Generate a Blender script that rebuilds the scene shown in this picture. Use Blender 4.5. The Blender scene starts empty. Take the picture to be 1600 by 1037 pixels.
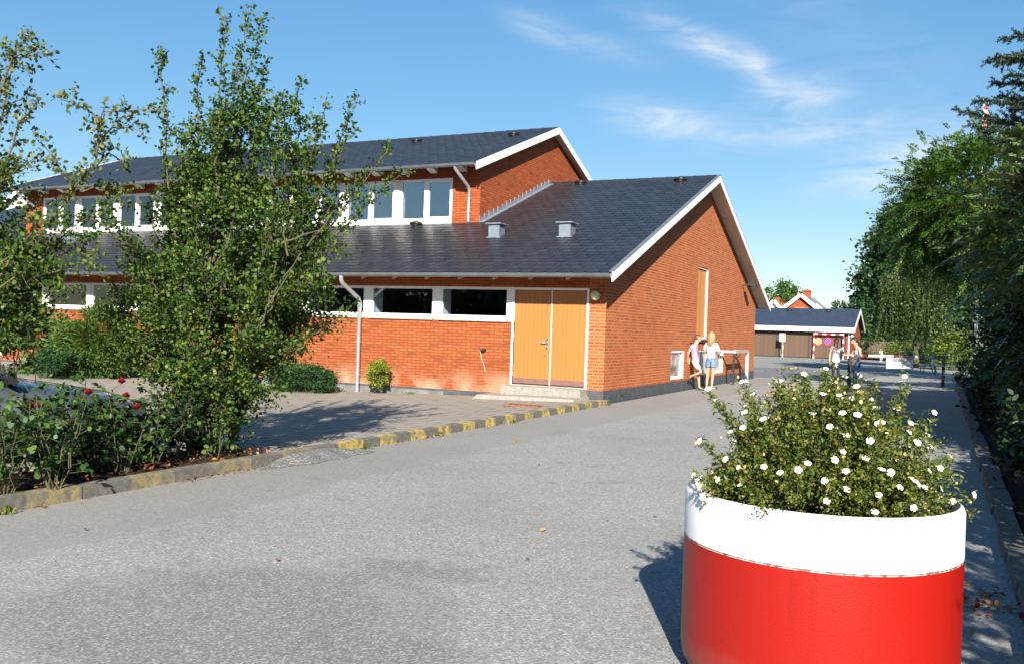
import bpy, bmesh, math, random
import numpy as np
from mathutils import Vector, Matrix
R = math.radians
SC = bpy.context.scene
COL = SC.collection

# ------------------------------------------------------------------ camera
CAM = Vector((6.52, -18.1752, 1.5))
YAW, PITCH, ROLL, FPX = .4472, -.0015, .0329, 1408.59
cd = bpy.data.cameras.new('camera'); co = bpy.data.objects.new('camera', cd); COL.objects.link(co)
_s, _c = math.sin(YAW), math.cos(YAW)
_r = Vector((_c, _s, 0)); _f0 = Vector((-_s, _c, 0)); _z = Vector((0, 0, 1))
_fw = _f0 * math.cos(PITCH) + _z * math.sin(PITCH); _up = -_f0 * math.sin(PITCH) + _z * math.cos(PITCH)
_x = _r * math.cos(ROLL) + _up * math.sin(ROLL); _y = -_r * math.sin(ROLL) + _up * math.cos(ROLL)
co.matrix_world = Matrix(((_x.x, _y.x, -_fw.x, CAM.x), (_x.y, _y.y, -_fw.y, CAM.y), (_x.z, _y.z, -_fw.z, CAM.z), (0, 0, 0, 1)))
cd.sensor_width = 36; cd.lens = FPX / 1600 * 36; cd.clip_start = .05; cd.clip_end = 4000
SC.camera = co


def ray(px, py):
    return _fw + _x * ((px - 800) / FPX) + _y * ((518.5 - py) / FPX)


def at(px, py, Z):
    """a world point at distance Z along the view axis"""
    return CAM + ray(px, py) * Z


# ------------------------------------------------------------------ light
SUN_EL, SUN_H = R(28.0), Vector((.42, -.907, 0)).normalized()     # direction towards the sun
sun_dir = Vector((SUN_H.x * math.cos(SUN_EL), SUN_H.y * math.cos(SUN_EL), math.sin(SUN_EL)))
sl = bpy.data.lights.new('sun', 'SUN'); so = bpy.data.objects.new('sun', sl); COL.objects.link(so)
sl.energy = 5.0; sl.angle = R(.5); sl.color = (1, .93, .82)
so.rotation_euler = (-sun_dir).to_track_quat('-Z', 'Y').to_euler(); so.location = (20, -40, 30)

W = bpy.data.worlds.new('World'); SC.world = W; W.use_nodes = True
wn = W.node_tree; wn.nodes.clear()
out = wn.nodes.new('ShaderNodeOutputWorld'); bg = wn.nodes.new('ShaderNodeBackground')
wn.links.new(bg.outputs[0], out.inputs[0])
sky = wn.nodes.new('ShaderNodeTexSky'); sky.sky_type = 'NISHITA'; sky.sun_disc = False
sky.sun_elevation = SUN_EL; sky.sun_rotation = math.atan2(SUN_H.x, SUN_H.y)
sky.air_density = 1.0; sky.dust_density = .2; sky.ozone_density = 3.0
bg.inputs[1].default_value = .118


def wmath(op, a, b=None, c=None):
    n = wn.nodes.new('ShaderNodeMath'); n.operation = op
    for i, v in enumerate((a, b, c)):
        if v is None: continue
        if isinstance(v, (int, float)): n.inputs[i].default_value = v
        else: wn.links.new(v, n.inputs[i])
    return n.outputs[0]


geo = wn.nodes.new('ShaderNodeTexCoord')
dirv = geo.outputs['Generated']


def wdot(vec):
    n = wn.nodes.new('ShaderNodeVectorMath'); n.operation = 'DOT_PRODUCT'
    wn.links.new(dirv, n.inputs[0]); n.inputs[1].default_value = vec
    return n.outputs['Value']


# thin cirrus: soft patches round fixed sky directions, broken by stretched noise
mp = wn.nodes.new('ShaderNodeMapping'); wn.links.new(dirv, mp.inputs[0])
mp.inputs['Rotation'].default_value = (0, R(18), R(-20)); mp.inputs['Scale'].default_value = (7, 9, 26)
ns = wn.nodes.new('ShaderNodeTexNoise'); wn.links.new(mp.outputs[0], ns.inputs['Vector'])
ns.inputs['Scale'].default_value = 1.6; ns.inputs['Detail'].default_value = 8; ns.inputs['Roughness'].default_value = .62
ns.inputs['Distortion'].default_value = .9
nsv = wmath('MULTIPLY_ADD', ns.outputs[0], 2.1, -.55)
total = None
for (px, py, ang, la, lb, amp) in ((1110, 72, 24, 115, 20, .8), (1245, 150, -6, 62, 24, .85), (1030, 186, 6, 85, 24, .8), (850, 45, 22, 60, 18, .35),
                                   (1240, 210, -6, 130, 20, .6), (1385, 262, -14, 95, 36, .95), (930, 72, 14, 90, 20, .25), (1190, 110, 55, 40, 12, .4), (1330, 60, 30, 260, 60, .12)):
    d0 = ray(px, py).normalized()
    a = R(ang); t1 = (ray(px + 10 * math.cos(a), py + 10 * math.sin(a)).normalized() - d0).normalized()
    t2 = d0.cross(t1).normalized()
    ka, kb = FPX / la, FPX / lb
    A = wmath('MULTIPLY', wdot(t1), ka); B = wmath('MULTIPLY', wdot(t2), kb)
    q = wmath('ADD', wmath('MULTIPLY', A, A), wmath('MULTIPLY', B, B))
    front = wmath('GREATER_THAN', wdot(d0), 0)
    m = wmath('MULTIPLY', wmath('MULTIPLY', wmath('EXPONENT', wmath('MULTIPLY', q, -1.0)), amp), front)
    total = m if total is None else wmath('ADD', total, m)
cm = wn.nodes.new('ShaderNodeClamp'); wn.links.new(wmath('MULTIPLY', total, nsv), cm.inputs[0])
cm.inputs['Max'].default_value = .8
mx = wn.nodes.new('ShaderNodeMixRGB'); wn.links.new(cm.outputs[0], mx.inputs[0])
hs = wn.nodes.new('ShaderNodeHueSaturation'); hs.inputs['Saturation'].default_value = 1.62; hs.inputs['Value'].default_value = 1.0
gm = wn.nodes.new('ShaderNodeGamma'); gm.inputs[1].default_value = .60; wn.links.new(sky.outputs[0], gm.inputs[0]); wn.links.new(gm.outputs[0], hs.inputs['Color'])
wn.links.new(hs.outputs[0], mx.inputs[1]); mx.inputs[2].default_value = (3.3, 3.45, 3.55, 1)
wn.links.new(mx.outputs[0], bg.inputs[0])

SC.view_settings.view_transform = 'Standard'; SC.view_settings.look = 'None'
SC.view_settings.exposure = 1.3; SC.view_settings.gamma = 1
SC.render.engine = 'CYCLES'
SC.cycles.use_denoising = True
SC.cycles.max_bounces = 8; SC.cycles.transparent_max_bounces = 12; SC.cycles.diffuse_bounces = 2


# ------------------------------------------------------------------ materials
class NT:
    def __init__(s, name):
        s.m = bpy.data.materials.new(name); s.m.use_nodes = True
        s.t = s.m.node_tree; s.b = s.t.nodes['Principled BSDF']; s.o = s.t.nodes['Material Output']

    def n(s, kind, **kw):
        x = s.t.nodes.new('ShaderNode' + kind)
        for k, v in kw.items(): setattr(x, k, v)
        return x

    def l(s, a, b): s.t.links.new(a, b)

    def pos(s):
        return s.n('NewGeometry').outputs['Position']

    def obj(s):
        return s.n('TexCoord').outputs['Object']

    def noise(s, vec, scale, detail=4, rough=.55, dist=0):
        x = s.n('TexNoise'); s.l(vec, x.inputs['Vector']); x.inputs['Scale'].default_value = scale
        x.inputs['Detail'].default_value = detail; x.inputs['Roughness'].default_value = rough; x.inputs['Distortion'].default_value = dist
        return x.outputs[0]

    def ramp(s, fac, stops):
        x = s.n('ValToRGB'); s.l(fac, x.inputs[0]); e = x.color_ramp.elements
        while len(e) < len(stops): e.new(.5)
        for k, (p, c) in zip(e, stops):
            k.position = p; k.color = (*c, 1) if len(c) == 3 else c
        return x.outputs[0]

    def mix(s, fac, a, b, mode='MIX'):
        x = s.n('MixRGB', blend_type=mode)
        for i, v in enumerate((fac, a, b)):
            if isinstance(v, (int, float)): x.inputs[i].default_value = v
            elif isinstance(v, tuple): x.inputs[i].default_value = (*v, 1)
            else: s.l(v, x.inputs[i])
        return x.outputs[0]

    def math(s, op, a, b=None, c=None):
        x = s.n('Math', operation=op)
        for i, v in enumerate((a, b, c)):
            if v is None: continue
            if isinstance(v, (int, float)): x.inputs[i].default_value = v
            else: s.l(v, x.inputs[i])
        return x.outputs[0]

    def set(s, col=None, rough=None, metal=None, spec=None):
        for k, v in (('Base Color', col), ('Roughness', rough), ('Metallic', metal), ('Specular IOR Level', spec)):
            if v is None: continue
            if isinstance(v, tuple): s.b.inputs[k].default_value = (*v, 1)
            elif isinstance(v, (int, float)): s.b.inputs[k].default_value = v
            else: s.l(v, s.b.inputs[k])

    def bump(s, h, strength=.4, dist=.01):
        x = s.n('Bump'); x.inputs['Strength'].default_value = strength; x.inputs['Distance'].default_value = dist
        s.l(h, x.inputs['Height']); s.l(x.outputs[0], s.b.inputs['Normal'])


def plain(name, col, rough=.6, metal=0, var=.12, scale=6, bump=0):
    k = NT(name)
    nz = k.noise(k.pos(), scale, 5)
    lo = tuple(c * (1 - var) for c in col); hi = tuple(min(1, c * (1 + var)) for c in col)
    k.set(k.ramp(nz, ((.3, lo), (.7, hi))), rough, metal)
    if bump: k.bump(k.noise(k.pos(), scale * 8, 3), bump, .005)
    return k.m


def wall_uv(k):
    """metres along the wall and up, whichever way the wall faces"""
    p = k.pos(); sp = k.n('SeparateXYZ'); k.l(p, sp.inputs[0])
    nn = k.n('NewGeometry').outputs['True Normal']; sn = k.n('SeparateXYZ'); k.l(nn, sn.inputs[0])
    fy = k.math('GREATER_THAN', k.math('ABSOLUTE', sn.outputs[1]), .5)
    u = k.math('ADD', k.math('MULTIPLY', sp.outputs[0], fy), k.math('MULTIPLY', sp.outputs[1], k.math('SUBTRACT', 1, fy)))
    cb = k.n('CombineXYZ'); k.l(u, cb.inputs[0]); k.l(sp.outputs[2], cb.inputs[1])
    return cb.outputs[0], sp


def brick_mat(name, c1, c2, mortar, dirty=False, msize=.011):
    k = NT(name); uv, sp = wall_uv(k)
    b = k.n('TexBrick'); k.l(uv, b.inputs['Vector'])
    b.inputs['Scale'].default_value = 1; b.inputs['Brick Width'].default_value = .24; b.inputs['Row Height'].default_value = .0667
    b.inputs['Mortar Size'].default_value = msize; b.inputs['Mortar Smooth'].default_value = .15; b.inputs['Bias'].default_value = 0
    b.inputs['Color1'].default_value = (*c1, 1); b.inputs['Color2'].default_value = (*c2, 1); b.inputs['Mortar'].default_value = (*mortar, 1)
    su = k.n('SeparateXYZ'); k.l(uv, su.inputs[0])
    row = k.math('FLOOR', k.math('DIVIDE', su.outputs[1], .0667))
    cl = k.math('FLOOR', k.math('ADD', k.math('DIVIDE', su.outputs[0], .24), k.math('MULTIPLY', k.math('FLOORED_MODULO', row, 2), .5)))
    cv = k.n('CombineXYZ'); k.l(row, cv.inputs[0]); k.l(cl, cv.inputs[1])
    wn_ = k.n('TexWhiteNoise', noise_dimensions='2D'); k.l(cv.outputs[0], wn_.inputs['Vector'])
    odd = k.ramp(wn_.outputs[0], ((0, (.6, .58, .58)), (.1, (.8, .78, .78)), (.3, (1, 1, 1)), (.8, (1.06, 1.06, 1.06)), (1, (1.22, 1.35, 1.35))))
    bcol = k.mix(b.outputs['Fac'], k.mix(1, b.outputs[0], odd, 'MULTIPLY'), b.outputs[0])
    col = k.mix(k.math('MULTIPLY', k.noise(k.pos(), 60, 3), .45), bcol, (c1[0] * .45, c1[1] * .4, c1[2] * .4))
    big = k.noise(k.pos(), .9, 5)
    col = k.mix(k.ramp(big, ((.35, (0, 0, 0)), (.75, (.3, .3, .3)))), col, (c1[0] * .62, c1[1] * .6, c1[2] * .6))
    stain = k.math('MULTIPLY', k.ramp(k.noise(k.pos(), 2.3, 5, .6), ((.52, (0, 0, 0)), (.76, (.4, .4, .4)))), 1.0)
    col = k.mix(stain, col, (c1[0] * .5, c1[1] * .52, c1[2] * .6))
    if dirty:   # lime bloom low down on the wall and below the window mullions
        low = k.math('SUBTRACT', .62, sp.outputs[2])
        patch = k.math('MULTIPLY', k.ramp(k.noise(k.pos(), 1.1, 4), ((.42, (0, 0, 0)), (.7, (1, 1, 1)))), k.math('MULTIPLY', low, 1.5))
        patch = k.math('MINIMUM', k.math('MAXIMUM', patch, 0), .5)
        col = k.mix(patch, col, (.55, .4, .27))
    h = k.math('SUBTRACT', 1, b.outputs['Fac'])
    k.set(col, .85, None, .25); k.bump(k.math('ADD', h, k.math('MULTIPLY', k.noise(k.pos(), 90, 3), .35)), .55, .008)
    return k.m


M = {}
M['brick'] = brick_mat('brick_front', (.40, .104, .030), (.33, .075, .022), (.13, .05, .026), True, .011)
M['brick_gable'] = brick_mat('brick_gable', (.49, .112, .030), (.38, .078, .023), (.44, .25, .13), False, .011)
M['brick_up'] = brick_mat('brick_upper', (.40, .09, .024), (.33, .066, .018), (.14, .05, .025), False, .010)
M['brick_far'] = brick_mat('brick_far', (.36, .075, .028), (.29, .055, .02), (.22, .1, .06), False, .01)
M['plinth'] = plain('plinth_tar', (.055, .062, .072), .75, var=.3, scale=5, bump=.2)
M['concrete'] = plain('concrete', (.36, .34, .30), .85, var=.25, scale=9, bump=.25)
M['step'] = plain('step_concrete', (.25, .228, .195), .85, var=.25, scale=12, bump=.3)
M['white'] = plain('white_paint', (.8, .8, .8), .45, var=.03)
M['offwhite'] = plain('offwhite_paint', (.66, .64, .62), .6, var=.08)
M['soffit'] = plain('soffit_boards', (.5, .44, .37), .7, var=.1)
M['zinc'] = plain('zinc', (.20, .225, .235), .42, .55, var=.15, scale=4)
M['zincpipe'] = plain('zinc_pipe', (.36, .385, .40), .4, .45, var=.1, scale=4)
M['lead'] = plain('lead_flashing', (.19, .22, .265), .5, .35, var=.15)
M['black'] = plain('black_plastic', (.012, .012, .013), .35)
M['darksteel'] = plain('dark_steel', (.03, .035, .04), .45, .3)
M['galv'] = plain('galvanised_steel', (.55, .57, .6), .4, .5, var=.1)
M['globe'] = plain('lamp_globe', (.62, .57, .38), .3, var=.1)
M['steel'] = plain('brushed_steel', (.5, .5, .5), .3, .9)
M['kick'] = plain('kick_plate', (.16, .085, .075), .6)
M['bark'] = plain('bark', (.085, .066, .044), .9, var=.35, scale=14, bump=.5)
M['bark_lichened'] = plain('bark_lichen', (.085, .08, .036), .9, var=.35, scale=14, bump=.5)  # brown-green bark with lichen, its own colour
M['stem'] = plain('green_stem', (.07, .075, .03), .7, var=.25, scale=20)
M['red_rose'] = plain('rose_petals', (.22, .008, .014), .5, var=.3, scale=30)
M['petal'] = plain('white_petals', (.86, .86, .84), .5, var=.03)
M['stamen'] = plain('stamen', (.75, .55, .08), .6)
M['bud'] = plain('flower_buds', (.45, .33, .12), .6, var=.3, scale=60)
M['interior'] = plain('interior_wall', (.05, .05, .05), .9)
M['curtain'] = plain('inner_reveal', (.6, .62, .68), .8)
M['yellow'] = None
M['wood_brown'] = None


def wood(name, c, board, rough=.6, axis='uv', var=.25):
    k = NT(name); uv, sp = wall_uv(k); su = k.n('SeparateXYZ'); k.l(uv, su.inputs[0])
    fr = k.math('FRACT', k.math('DIVIDE', su.outputs[0], board))
    ln = k.math('LESS_THAN', fr, .07)
    st = k.n('Mapping'); k.l(k.pos(), st.inputs[0]); st.inputs['Scale'].default_value = (22, 22, 1.2)
    g = k.noise(st.outputs[0], 1.5, 5)
    cell = k.n('TexWhiteNoise', noise_dimensions='1D'); k.l(k.math('FLOOR', k.math('DIVIDE', su.outputs[0], board)), cell.inputs['W'])
    f = k.math('ADD', k.math('MULTIPLY', g, .6), k.math('MULTIPLY', cell.outputs[0], .4))
    col = k.ramp(f, ((.25, tuple(v * (1 - var) for v in c)), (.75, tuple(v * (1 + var * .6) for v in c))))
    col = k.mix(k.math('MULTIPLY', ln, .45), col, tuple(v * .3 for v in c))
    k.set(col, rough); k.bump(k.math('SUBTRACT', 1, ln), .6, .006)
    return k.m


M['door'] = wood('door_boards', (.37, .145, .032), .1, .5, var=.05)
M['shutter'] = wood('shutter_board', (.52, .21, .05), .6, .5, var=.12)
M['garage_wood'] = wood('garage_boards', (.095, .056, .034), .12, .75)
M['fence_wood'] = wood('fence_boards', (.10, .075, .05), .15, .8)


def roof_mat(name, c, rough):
    k = NT(name)
    isl = k.n('NewGeometry').outputs['Random Per Island']
    col = k.ramp(isl, ((0, tuple(v * .72 for v in c)), (1, tuple(v * 1.3 for v in c))))
    col = k.mix(k.math('MULTIPLY', k.noise(k.pos(), 1.3, 6), .5), col, (c[0] * 1.5, c[1] * 1.2, c[2] * .95))
    k.set(col, k.math('MULTIPLY_ADD', k.noise(k.pos(), 3, 4), .16, rough - .08), None, .5)
    k.bump(k.noise(k.pos(), 40, 3), .12, .004)
    return k.m


M['slate'] = roof_mat('slate_tiles', (.017, .0185, .0235), .40)
M['slate_plain'] = plain('roof_felt', (.026, .036, .058), .55, var=.2, scale=3)
M['redtile'] = plain('red_roof_tile', (.48, .13, .05), .8, var=.25, scale=10)
M['greyroof'] = plain('grey_roof', (.16, .17, .18), .7, var=.25, scale=8)


def glass_mat(name, refl, tint=(.9, .95, 1)):
    k = NT(name); k.t.nodes.remove(k.b)
    tr = k.n('BsdfTransparent'); tr.inputs[0].default_value = (*tint, 1)
    gl = k.n('BsdfGlossy'); gl.inputs['Roughness'].default_value = .015; gl.inputs['Color'].default_value = (1, 1, 1, 1)
    nz = k.n('Bump'); nz.inputs['Strength'].default_value = .02; k.l(k.noise(k.pos(), .8, 2), nz.inputs['Height']); k.l(nz.outputs[0], gl.inputs['Normal'])
    fr = k.n('Fresnel'); fr.inputs[0].default_value = 1.5
    f = k.math('MULTIPLY_ADD', fr.outputs[0], 1.5, refl)
    mxs = k.n('MixShader'); k.l(k.math('MINIMUM', f, 1), mxs.inputs[0]); k.l(tr.outputs[0], mxs.inputs[1]); k.l(gl.outputs[0], mxs.inputs[2])
    k.l(mxs.outputs[0], k.o.inputs[0])
    return k.m


M['glass'] = glass_mat('window_glass', .02)
M['glass_up'] = glass_mat('coated_window_glass', .10)


def leaf_mat(name, stops, rough=.5, trans=.22, spec=.35):
    k = NT(name)
    isl = k.n('NewGeometry').outputs['Random Per Island']
    n = len(stops)
    col = k.ramp(isl, [(i / (n - 1), c) for i, c in enumerate(stops)])
    k.set(col, rough, None, spec)
    tl = k.n('BsdfTranslucent'); k.l(k.mix(.5, col, (stops[-1][0] * 1.2, stops[-1][1] * 1.3, stops[-1][2] * .5)), tl.inputs[0])
    ms = k.n('MixShader'); ms.inputs[0].default_value = trans
    k.l(k.b.outputs[0], ms.inputs[1]); k.l(tl.outputs[0], ms.inputs[2]); k.l(ms.outputs[0], k.o.inputs[0])
    return k.m


M['hawthorn'] = leaf_mat('hawthorn_leaves', ((.009, .027, .005), (.024, .060, .008), (.058, .112, .014), (.13, .175, .026)), .5, .2, .22)
M['hawthorn_pale'] = leaf_mat('hawthorn_leaves_pale', ((.03, .06, .014), (.06, .095, .022), (.11, .135, .035), (.17, .175, .06)), .45)
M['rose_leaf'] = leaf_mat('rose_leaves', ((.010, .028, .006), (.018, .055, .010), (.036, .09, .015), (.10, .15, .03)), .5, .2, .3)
M['rose_shade_tint'] = leaf_mat('rose_leaves_shade_tint', ((.005, .013, .004), (.010, .024, .006), (.018, .04, .009)), .4, .12, .4)  # rose leaves again, shade of the bed painted in as a darker colour
M['potentilla'] = leaf_mat('potentilla_leaves', ((.03, .065, .009), (.065, .11, .014), (.115, .145, .02), (.21, .185, .038)), .5, .25)
M['yew'] = leaf_mat('conifer_green', ((.018, .05, .008), (.042, .095, .012), (.08, .145, .018), (.12, .165, .028)), .6)
M['rhodo'] = leaf_mat('rhododendron_leaves', ((.02, .055, .012), (.045, .1, .02), (.085, .14, .03), (.12, .16, .05)), .35, .15, .5)
M['juniper'] = leaf_mat('juniper_green', ((.012, .045, .014), (.025, .075, .02), (.045, .10, .025)), .6)
M['golden'] = leaf_mat('golden_conifer', ((.08, .12, .012), (.16, .21, .018), (.27, .30, .035)), .6)
M['robinia'] = leaf_mat('pinnate_leaves', ((.014, .045, .007), (.034, .092, .012), (.068, .14, .018), (.10, .155, .03)), .45)
M['sumac'] = leaf_mat('sumac_leaves', ((.02, .05, .010), (.04, .085, .014), (.07, .12, .022), (.13, .14, .05)), .4, .2, .5)
M['oak'] = leaf_mat('dark_broadleaf', ((.012, .04, .012), (.022, .062, .018), (.04, .085, .02)), .5)
M['birch'] = leaf_mat('birch_leaves', ((.022, .05, .011), (.042, .08, .015), (.075, .115, .024)), .5)
M['spruce'] = leaf_mat('spruce_needles', ((.010, .03, .018), (.02, .05, .026), (.035, .07, .03)), .5, .1)
M['lime_shrub'] = leaf_mat('yellow_green_leaves', ((.04, .09, .01), (.085, .135, .017), (.16, .185, .025)), .5)
M['shrub_shade_tint'] = leaf_mat('shrub_leaves_shade_tint', ((.007, .02, .006), (.014, .036, .009), (.026, .055, .012)), .5, .12)  # leaf colour lowered to stand in for the shade under the trees
M['dead_leaf'] = leaf_mat('fallen_leaf', ((.10, .035, .015), (.25, .10, .03), (.42, .26, .10), (.3, .03, .03)), .7, .1)

# asphalt: pale worn aggregate with darker coarse patches and stains
k = NT('asphalt')
P_ = k.pos()
vo = k.n('TexVoronoi'); k.l(P_, vo.inputs['Vector']); vo.inputs['Scale'].default_value = 95
vs = k.n('SeparateColor'); k.l(vo.outputs['Color'], vs.inputs[0])
fine = k.ramp(vs.outputs[0], ((.0, (.115, .115, .114)), (.3, (.185, .184, .179)), (.72, (.258, .252, .24)), (.9, (.32, .314, .298)), (1, (.47, .462, .445))))
coarse = k.ramp(vs.outputs[1], ((.0, (.06, .061, .063)), (.45, (.11, .11, .11)), (.72, (.17, .168, .163)), (.9, (.31, .305, .293))))
sep = k.n('SeparateXYZ'); k.l(P_, sep.inputs[0])
# an old coarse patch lower left, another along the left kerb
dx = k.math('DIVIDE', k.math('SUBTRACT', sep.outputs[0], 3.35), 1.35); dy = k.math('DIVIDE', k.math('SUBTRACT', sep.outputs[1], -14.75), 1.15)
e = k.math('ADD', k.math('MULTIPLY', dx, dx), k.math('MULTIPLY', dy, dy))
e = k.math('ADD', e, k.math('MULTIPLY_ADD', k.noise(P_, 1.7, 4), 1.6, -.8))
patch = k.ramp(e, ((.5, (.8, .8, .8)), (1.25, (0, 0, 0))))
wide = k.ramp(k.noise(P_, .45, 5, .6), ((.48, (0, 0, 0)), (.72, (.55, .55, .55))))
col = k.mix(k.math('MAXIMUM', patch, wide), fine, coarse)
# a strip of smoother worn tar along the left kerb
strip = k.math('ADD', sep.outputs[0], k.math('MULTIPLY_ADD', k.noise(P_, 1.2, 3), -.5, .2))
strip = k.ramp(strip, ((.0, (1, 1, 1)), (.0, (1, 1, 1))))
st = k.n('MapRange'); st.inputs['From Min'].default_value = 1.50; st.inputs['From Max'].default_value = 1.38
k.l(k.math('ADD', sep.outputs[0], k.math('MULTIPLY_ADD', k.noise(P_, 1.1, 3), .6, -.3)), st.inputs[0])
col = k.mix(k.math('MULTIPLY', st.outputs[0], .55), col, (.175, .168, .153))
# a smeared tar blot in the middle of the drive
bx = k.math('ADD', k.math('MULTIPLY', k.math('SUBTRACT', sep.outputs[0], 3.55), .9), k.math('MULTIPLY', k.math('SUBTRACT', sep.outputs[1], -13.5), .42))
by = k.math('SUBTRACT', k.math('MULTIPLY', k.math('SUBTRACT', sep.outputs[1], -13.5), .9), k.math('MULTIPLY', k.math('SUBTRACT', sep.outputs[0], 3.55), .42))
be_ = k.math('ADD', k.math('POWER', k.math('DIVIDE', bx, .75), 2), k.math('POWER', k.math('DIVIDE', by, .45), 2))
be_ = k.math('ADD', be_, k.math('MULTIPLY_ADD', k.noise(P_, 3.2, 6, .65), 3.2, -1.6))
col = k.mix(k.ramp(be_, ((.25, (.75, .75, .75)), (.7, (0, 0, 0)))), col, coarse)
# stains
stn = k.ramp(k.noise(P_, 1.9, 6, .65, .6), ((.60, (0, 0, 0)), (.72, (.55, .55, .55))))
col = k.mix(stn, col, (.085, .085, .085))
lg = k.noise(P_, .25, 3)
col = k.mix(k.math('MULTIPLY', lg, .3), col, (.33, .325, .31))
k.set(col, .9, None, .25); k.bump(vs.outputs[0], .35, .006)
M['asphalt'] = k.m
k = NT('asphalt_patch')
P_ = k.pos(); vo = k.n('TexVoronoi'); k.l(P_, vo.inputs['Vector']); vo.inputs['Scale'].default_value = 90
vs = k.n('SeparateColor'); k.l(vo.outputs['Color'], vs.inputs[0])
k.set(k.ramp(vs.outputs[0], ((0, (.07, .07, .07)), (.6, (.13, .13, .13)), (1, (.3, .3, .3)))), .9, None, .25); k.bump(vs.outputs[0], .4, .006)
M['asphalt_patch'] = k.m

# concrete block paving
k = NT('paving')
P_ = k.pos(); rot = k.n('Mapping'); k.l(P_, rot.inputs[0]); rot.inputs['Rotation'].default_value = (0, 0, R(90))
b = k.n('TexBrick'); k.l(P_, b.inputs['Vector']); b.inputs['Scale'].default_value = 1
b.inputs['Brick Width'].default_value = .6; b.inputs['Row Height'].default_value = .3; b.inputs['Mortar Size'].default_value = .02
b.inputs['Color1'].default_value = (.29, .26, .222, 1); b.inputs['Color2'].default_value = (.255, .23, .195, 1); b.inputs['Mortar'].default_value = (.075, .062, .048, 1)
c_ = k.mix(k.math('MULTIPLY', k.noise(P_, 30, 4), .5), b.outputs[0], (.22, .2, .17))
c_ = k.mix(k.ramp(k.noise(P_, .8, 4), ((.4, (0, 0, 0)), (.75, (.5, .5, .5)))), c_, (.28, .25, .21))
k.set(c_, .9, None, .2); k.bump(k.math('SUBTRACT', 1, b.outputs['Fac']), .4, .01)
M['paving'] = k.m

k = NT('soil'); P_ = k.pos()
vo = k.n('TexVoronoi'); k.l(P_, vo.inputs['Vector']); vo.inputs['Scale'].default_value = 40
vs = k.n('SeparateColor'); k.l(vo.outputs['Color'], vs.inputs[0])
k.set(k.mix(k.noise(P_, 6, 5), k.ramp(vs.outputs[0], ((0, (.018, .013, .009)), (.7, (.045, .03, .021)), (.93, (.09, .06, .04)), (1, (.18, .10, .055)))), (.03, .021, .015)), .95, None, .1)
k.bump(k.noise(P_, 45, 4), .8, .02); M['soil'] = k.m
k = NT('grassland'); P_ = k.pos()
k.set(k.ramp(k.noise(P_, .6, 6), ((.3, (.05, .075, .02)), (.7, (.09, .105, .035)))), .95, None, .1); M['grassland'] = k.m


def kerb_mat(name, paint):
    k = NT(name); P_ = k.pos()
    c = k.ramp(k.noise(P_, 18, 6, .65), ((.3, (.08, .077, .068)), (.55, (.135, .127, .11)), (.78, (.23, .216, .185))))
    if paint:
        w = k.ramp(k.math('ADD', k.math('MULTIPLY', k.noise(P_, 11, 4), .55), k.math('MULTIPLY', k.noise(P_, 60, 5, .7), .45)), ((.43, (1, 1, 1)), (.56, (.08, .08, .08))))
        c = k.mix(k.math('MULTIPLY', w, paint), c, (.52, .38, .07))
    k.set(c, .9, None, .2); k.bump(k.noise(P_, 50, 4), .5, .006)
    return k.m


M['kerb'] = kerb_mat('kerb_stone', False); M['kerb_yellow'] = kerb_mat('kerb_yellow_paint', .85); M['kerb_worn'] = kerb_mat('kerb_worn_paint', .28)
M['marking'] = plain('road_paint', (.75, .75, .72), .7, var=.15, scale=14)


# planter paint: white over red with small chips and roller texture
def planter_paint(name, col, chip):
    k = NT(name); P_ = k.pos()
    c = k.mix(k.ramp(k.noise(P_, 2.2, 3), ((.35, (0, 0, 0)), (.8, (.25, .25, .25)))), tuple(col), tuple(v * .75 for v in col))
    v = k.n('TexVoronoi'); k.l(P_, v.inputs['Vector']); v.inputs['Scale'].default_value = 9
    d = k.math('LESS_THAN', k.math('ADD', v.outputs['Distance'], k.math('MULTIPLY', k.noise(P_, 60, 3), .07)), .085)
    c = k.mix(k.math('MULTIPLY', d, .85), c, chip)
    sp_ = k.n('SeparateXYZ'); k.l(P_, sp_.inputs[0])
    mp_ = k.n('Mapping'); k.l(P_, mp_.inputs[0]); mp_.inputs['Scale'].default_value = (14, 14, .9)
    run = k.ramp(k.noise(mp_.outputs[0], 1.6, 4), ((.55, (0, 0, 0)), (.8, (.35, .35, .35)))); c = k.mix(run, c, tuple(v * .62 for v in col))
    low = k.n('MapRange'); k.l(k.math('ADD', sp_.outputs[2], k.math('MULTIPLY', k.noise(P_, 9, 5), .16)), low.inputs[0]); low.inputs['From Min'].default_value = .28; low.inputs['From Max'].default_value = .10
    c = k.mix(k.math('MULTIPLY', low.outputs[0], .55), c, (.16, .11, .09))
    k.set(c, .42, None, .35)
    k.bump(k.math('ADD', k.noise(P_, 110, 4, .6), k.math('MULTIPLY', k.noise(P_, 16, 2), .3)), .22, .008)
    return k.m


M['pl_white'] = planter_paint('planter_white', (.82, .83, .84), (.30, .29, .27))
M['pl_red'] = planter_paint('planter_red', (.29, .008, .004), (.10, .015, .012))
M['pl_crack'] = plain('planter_joint', (.13, .10, .09), .9, var=.4, scale=40)

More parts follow.
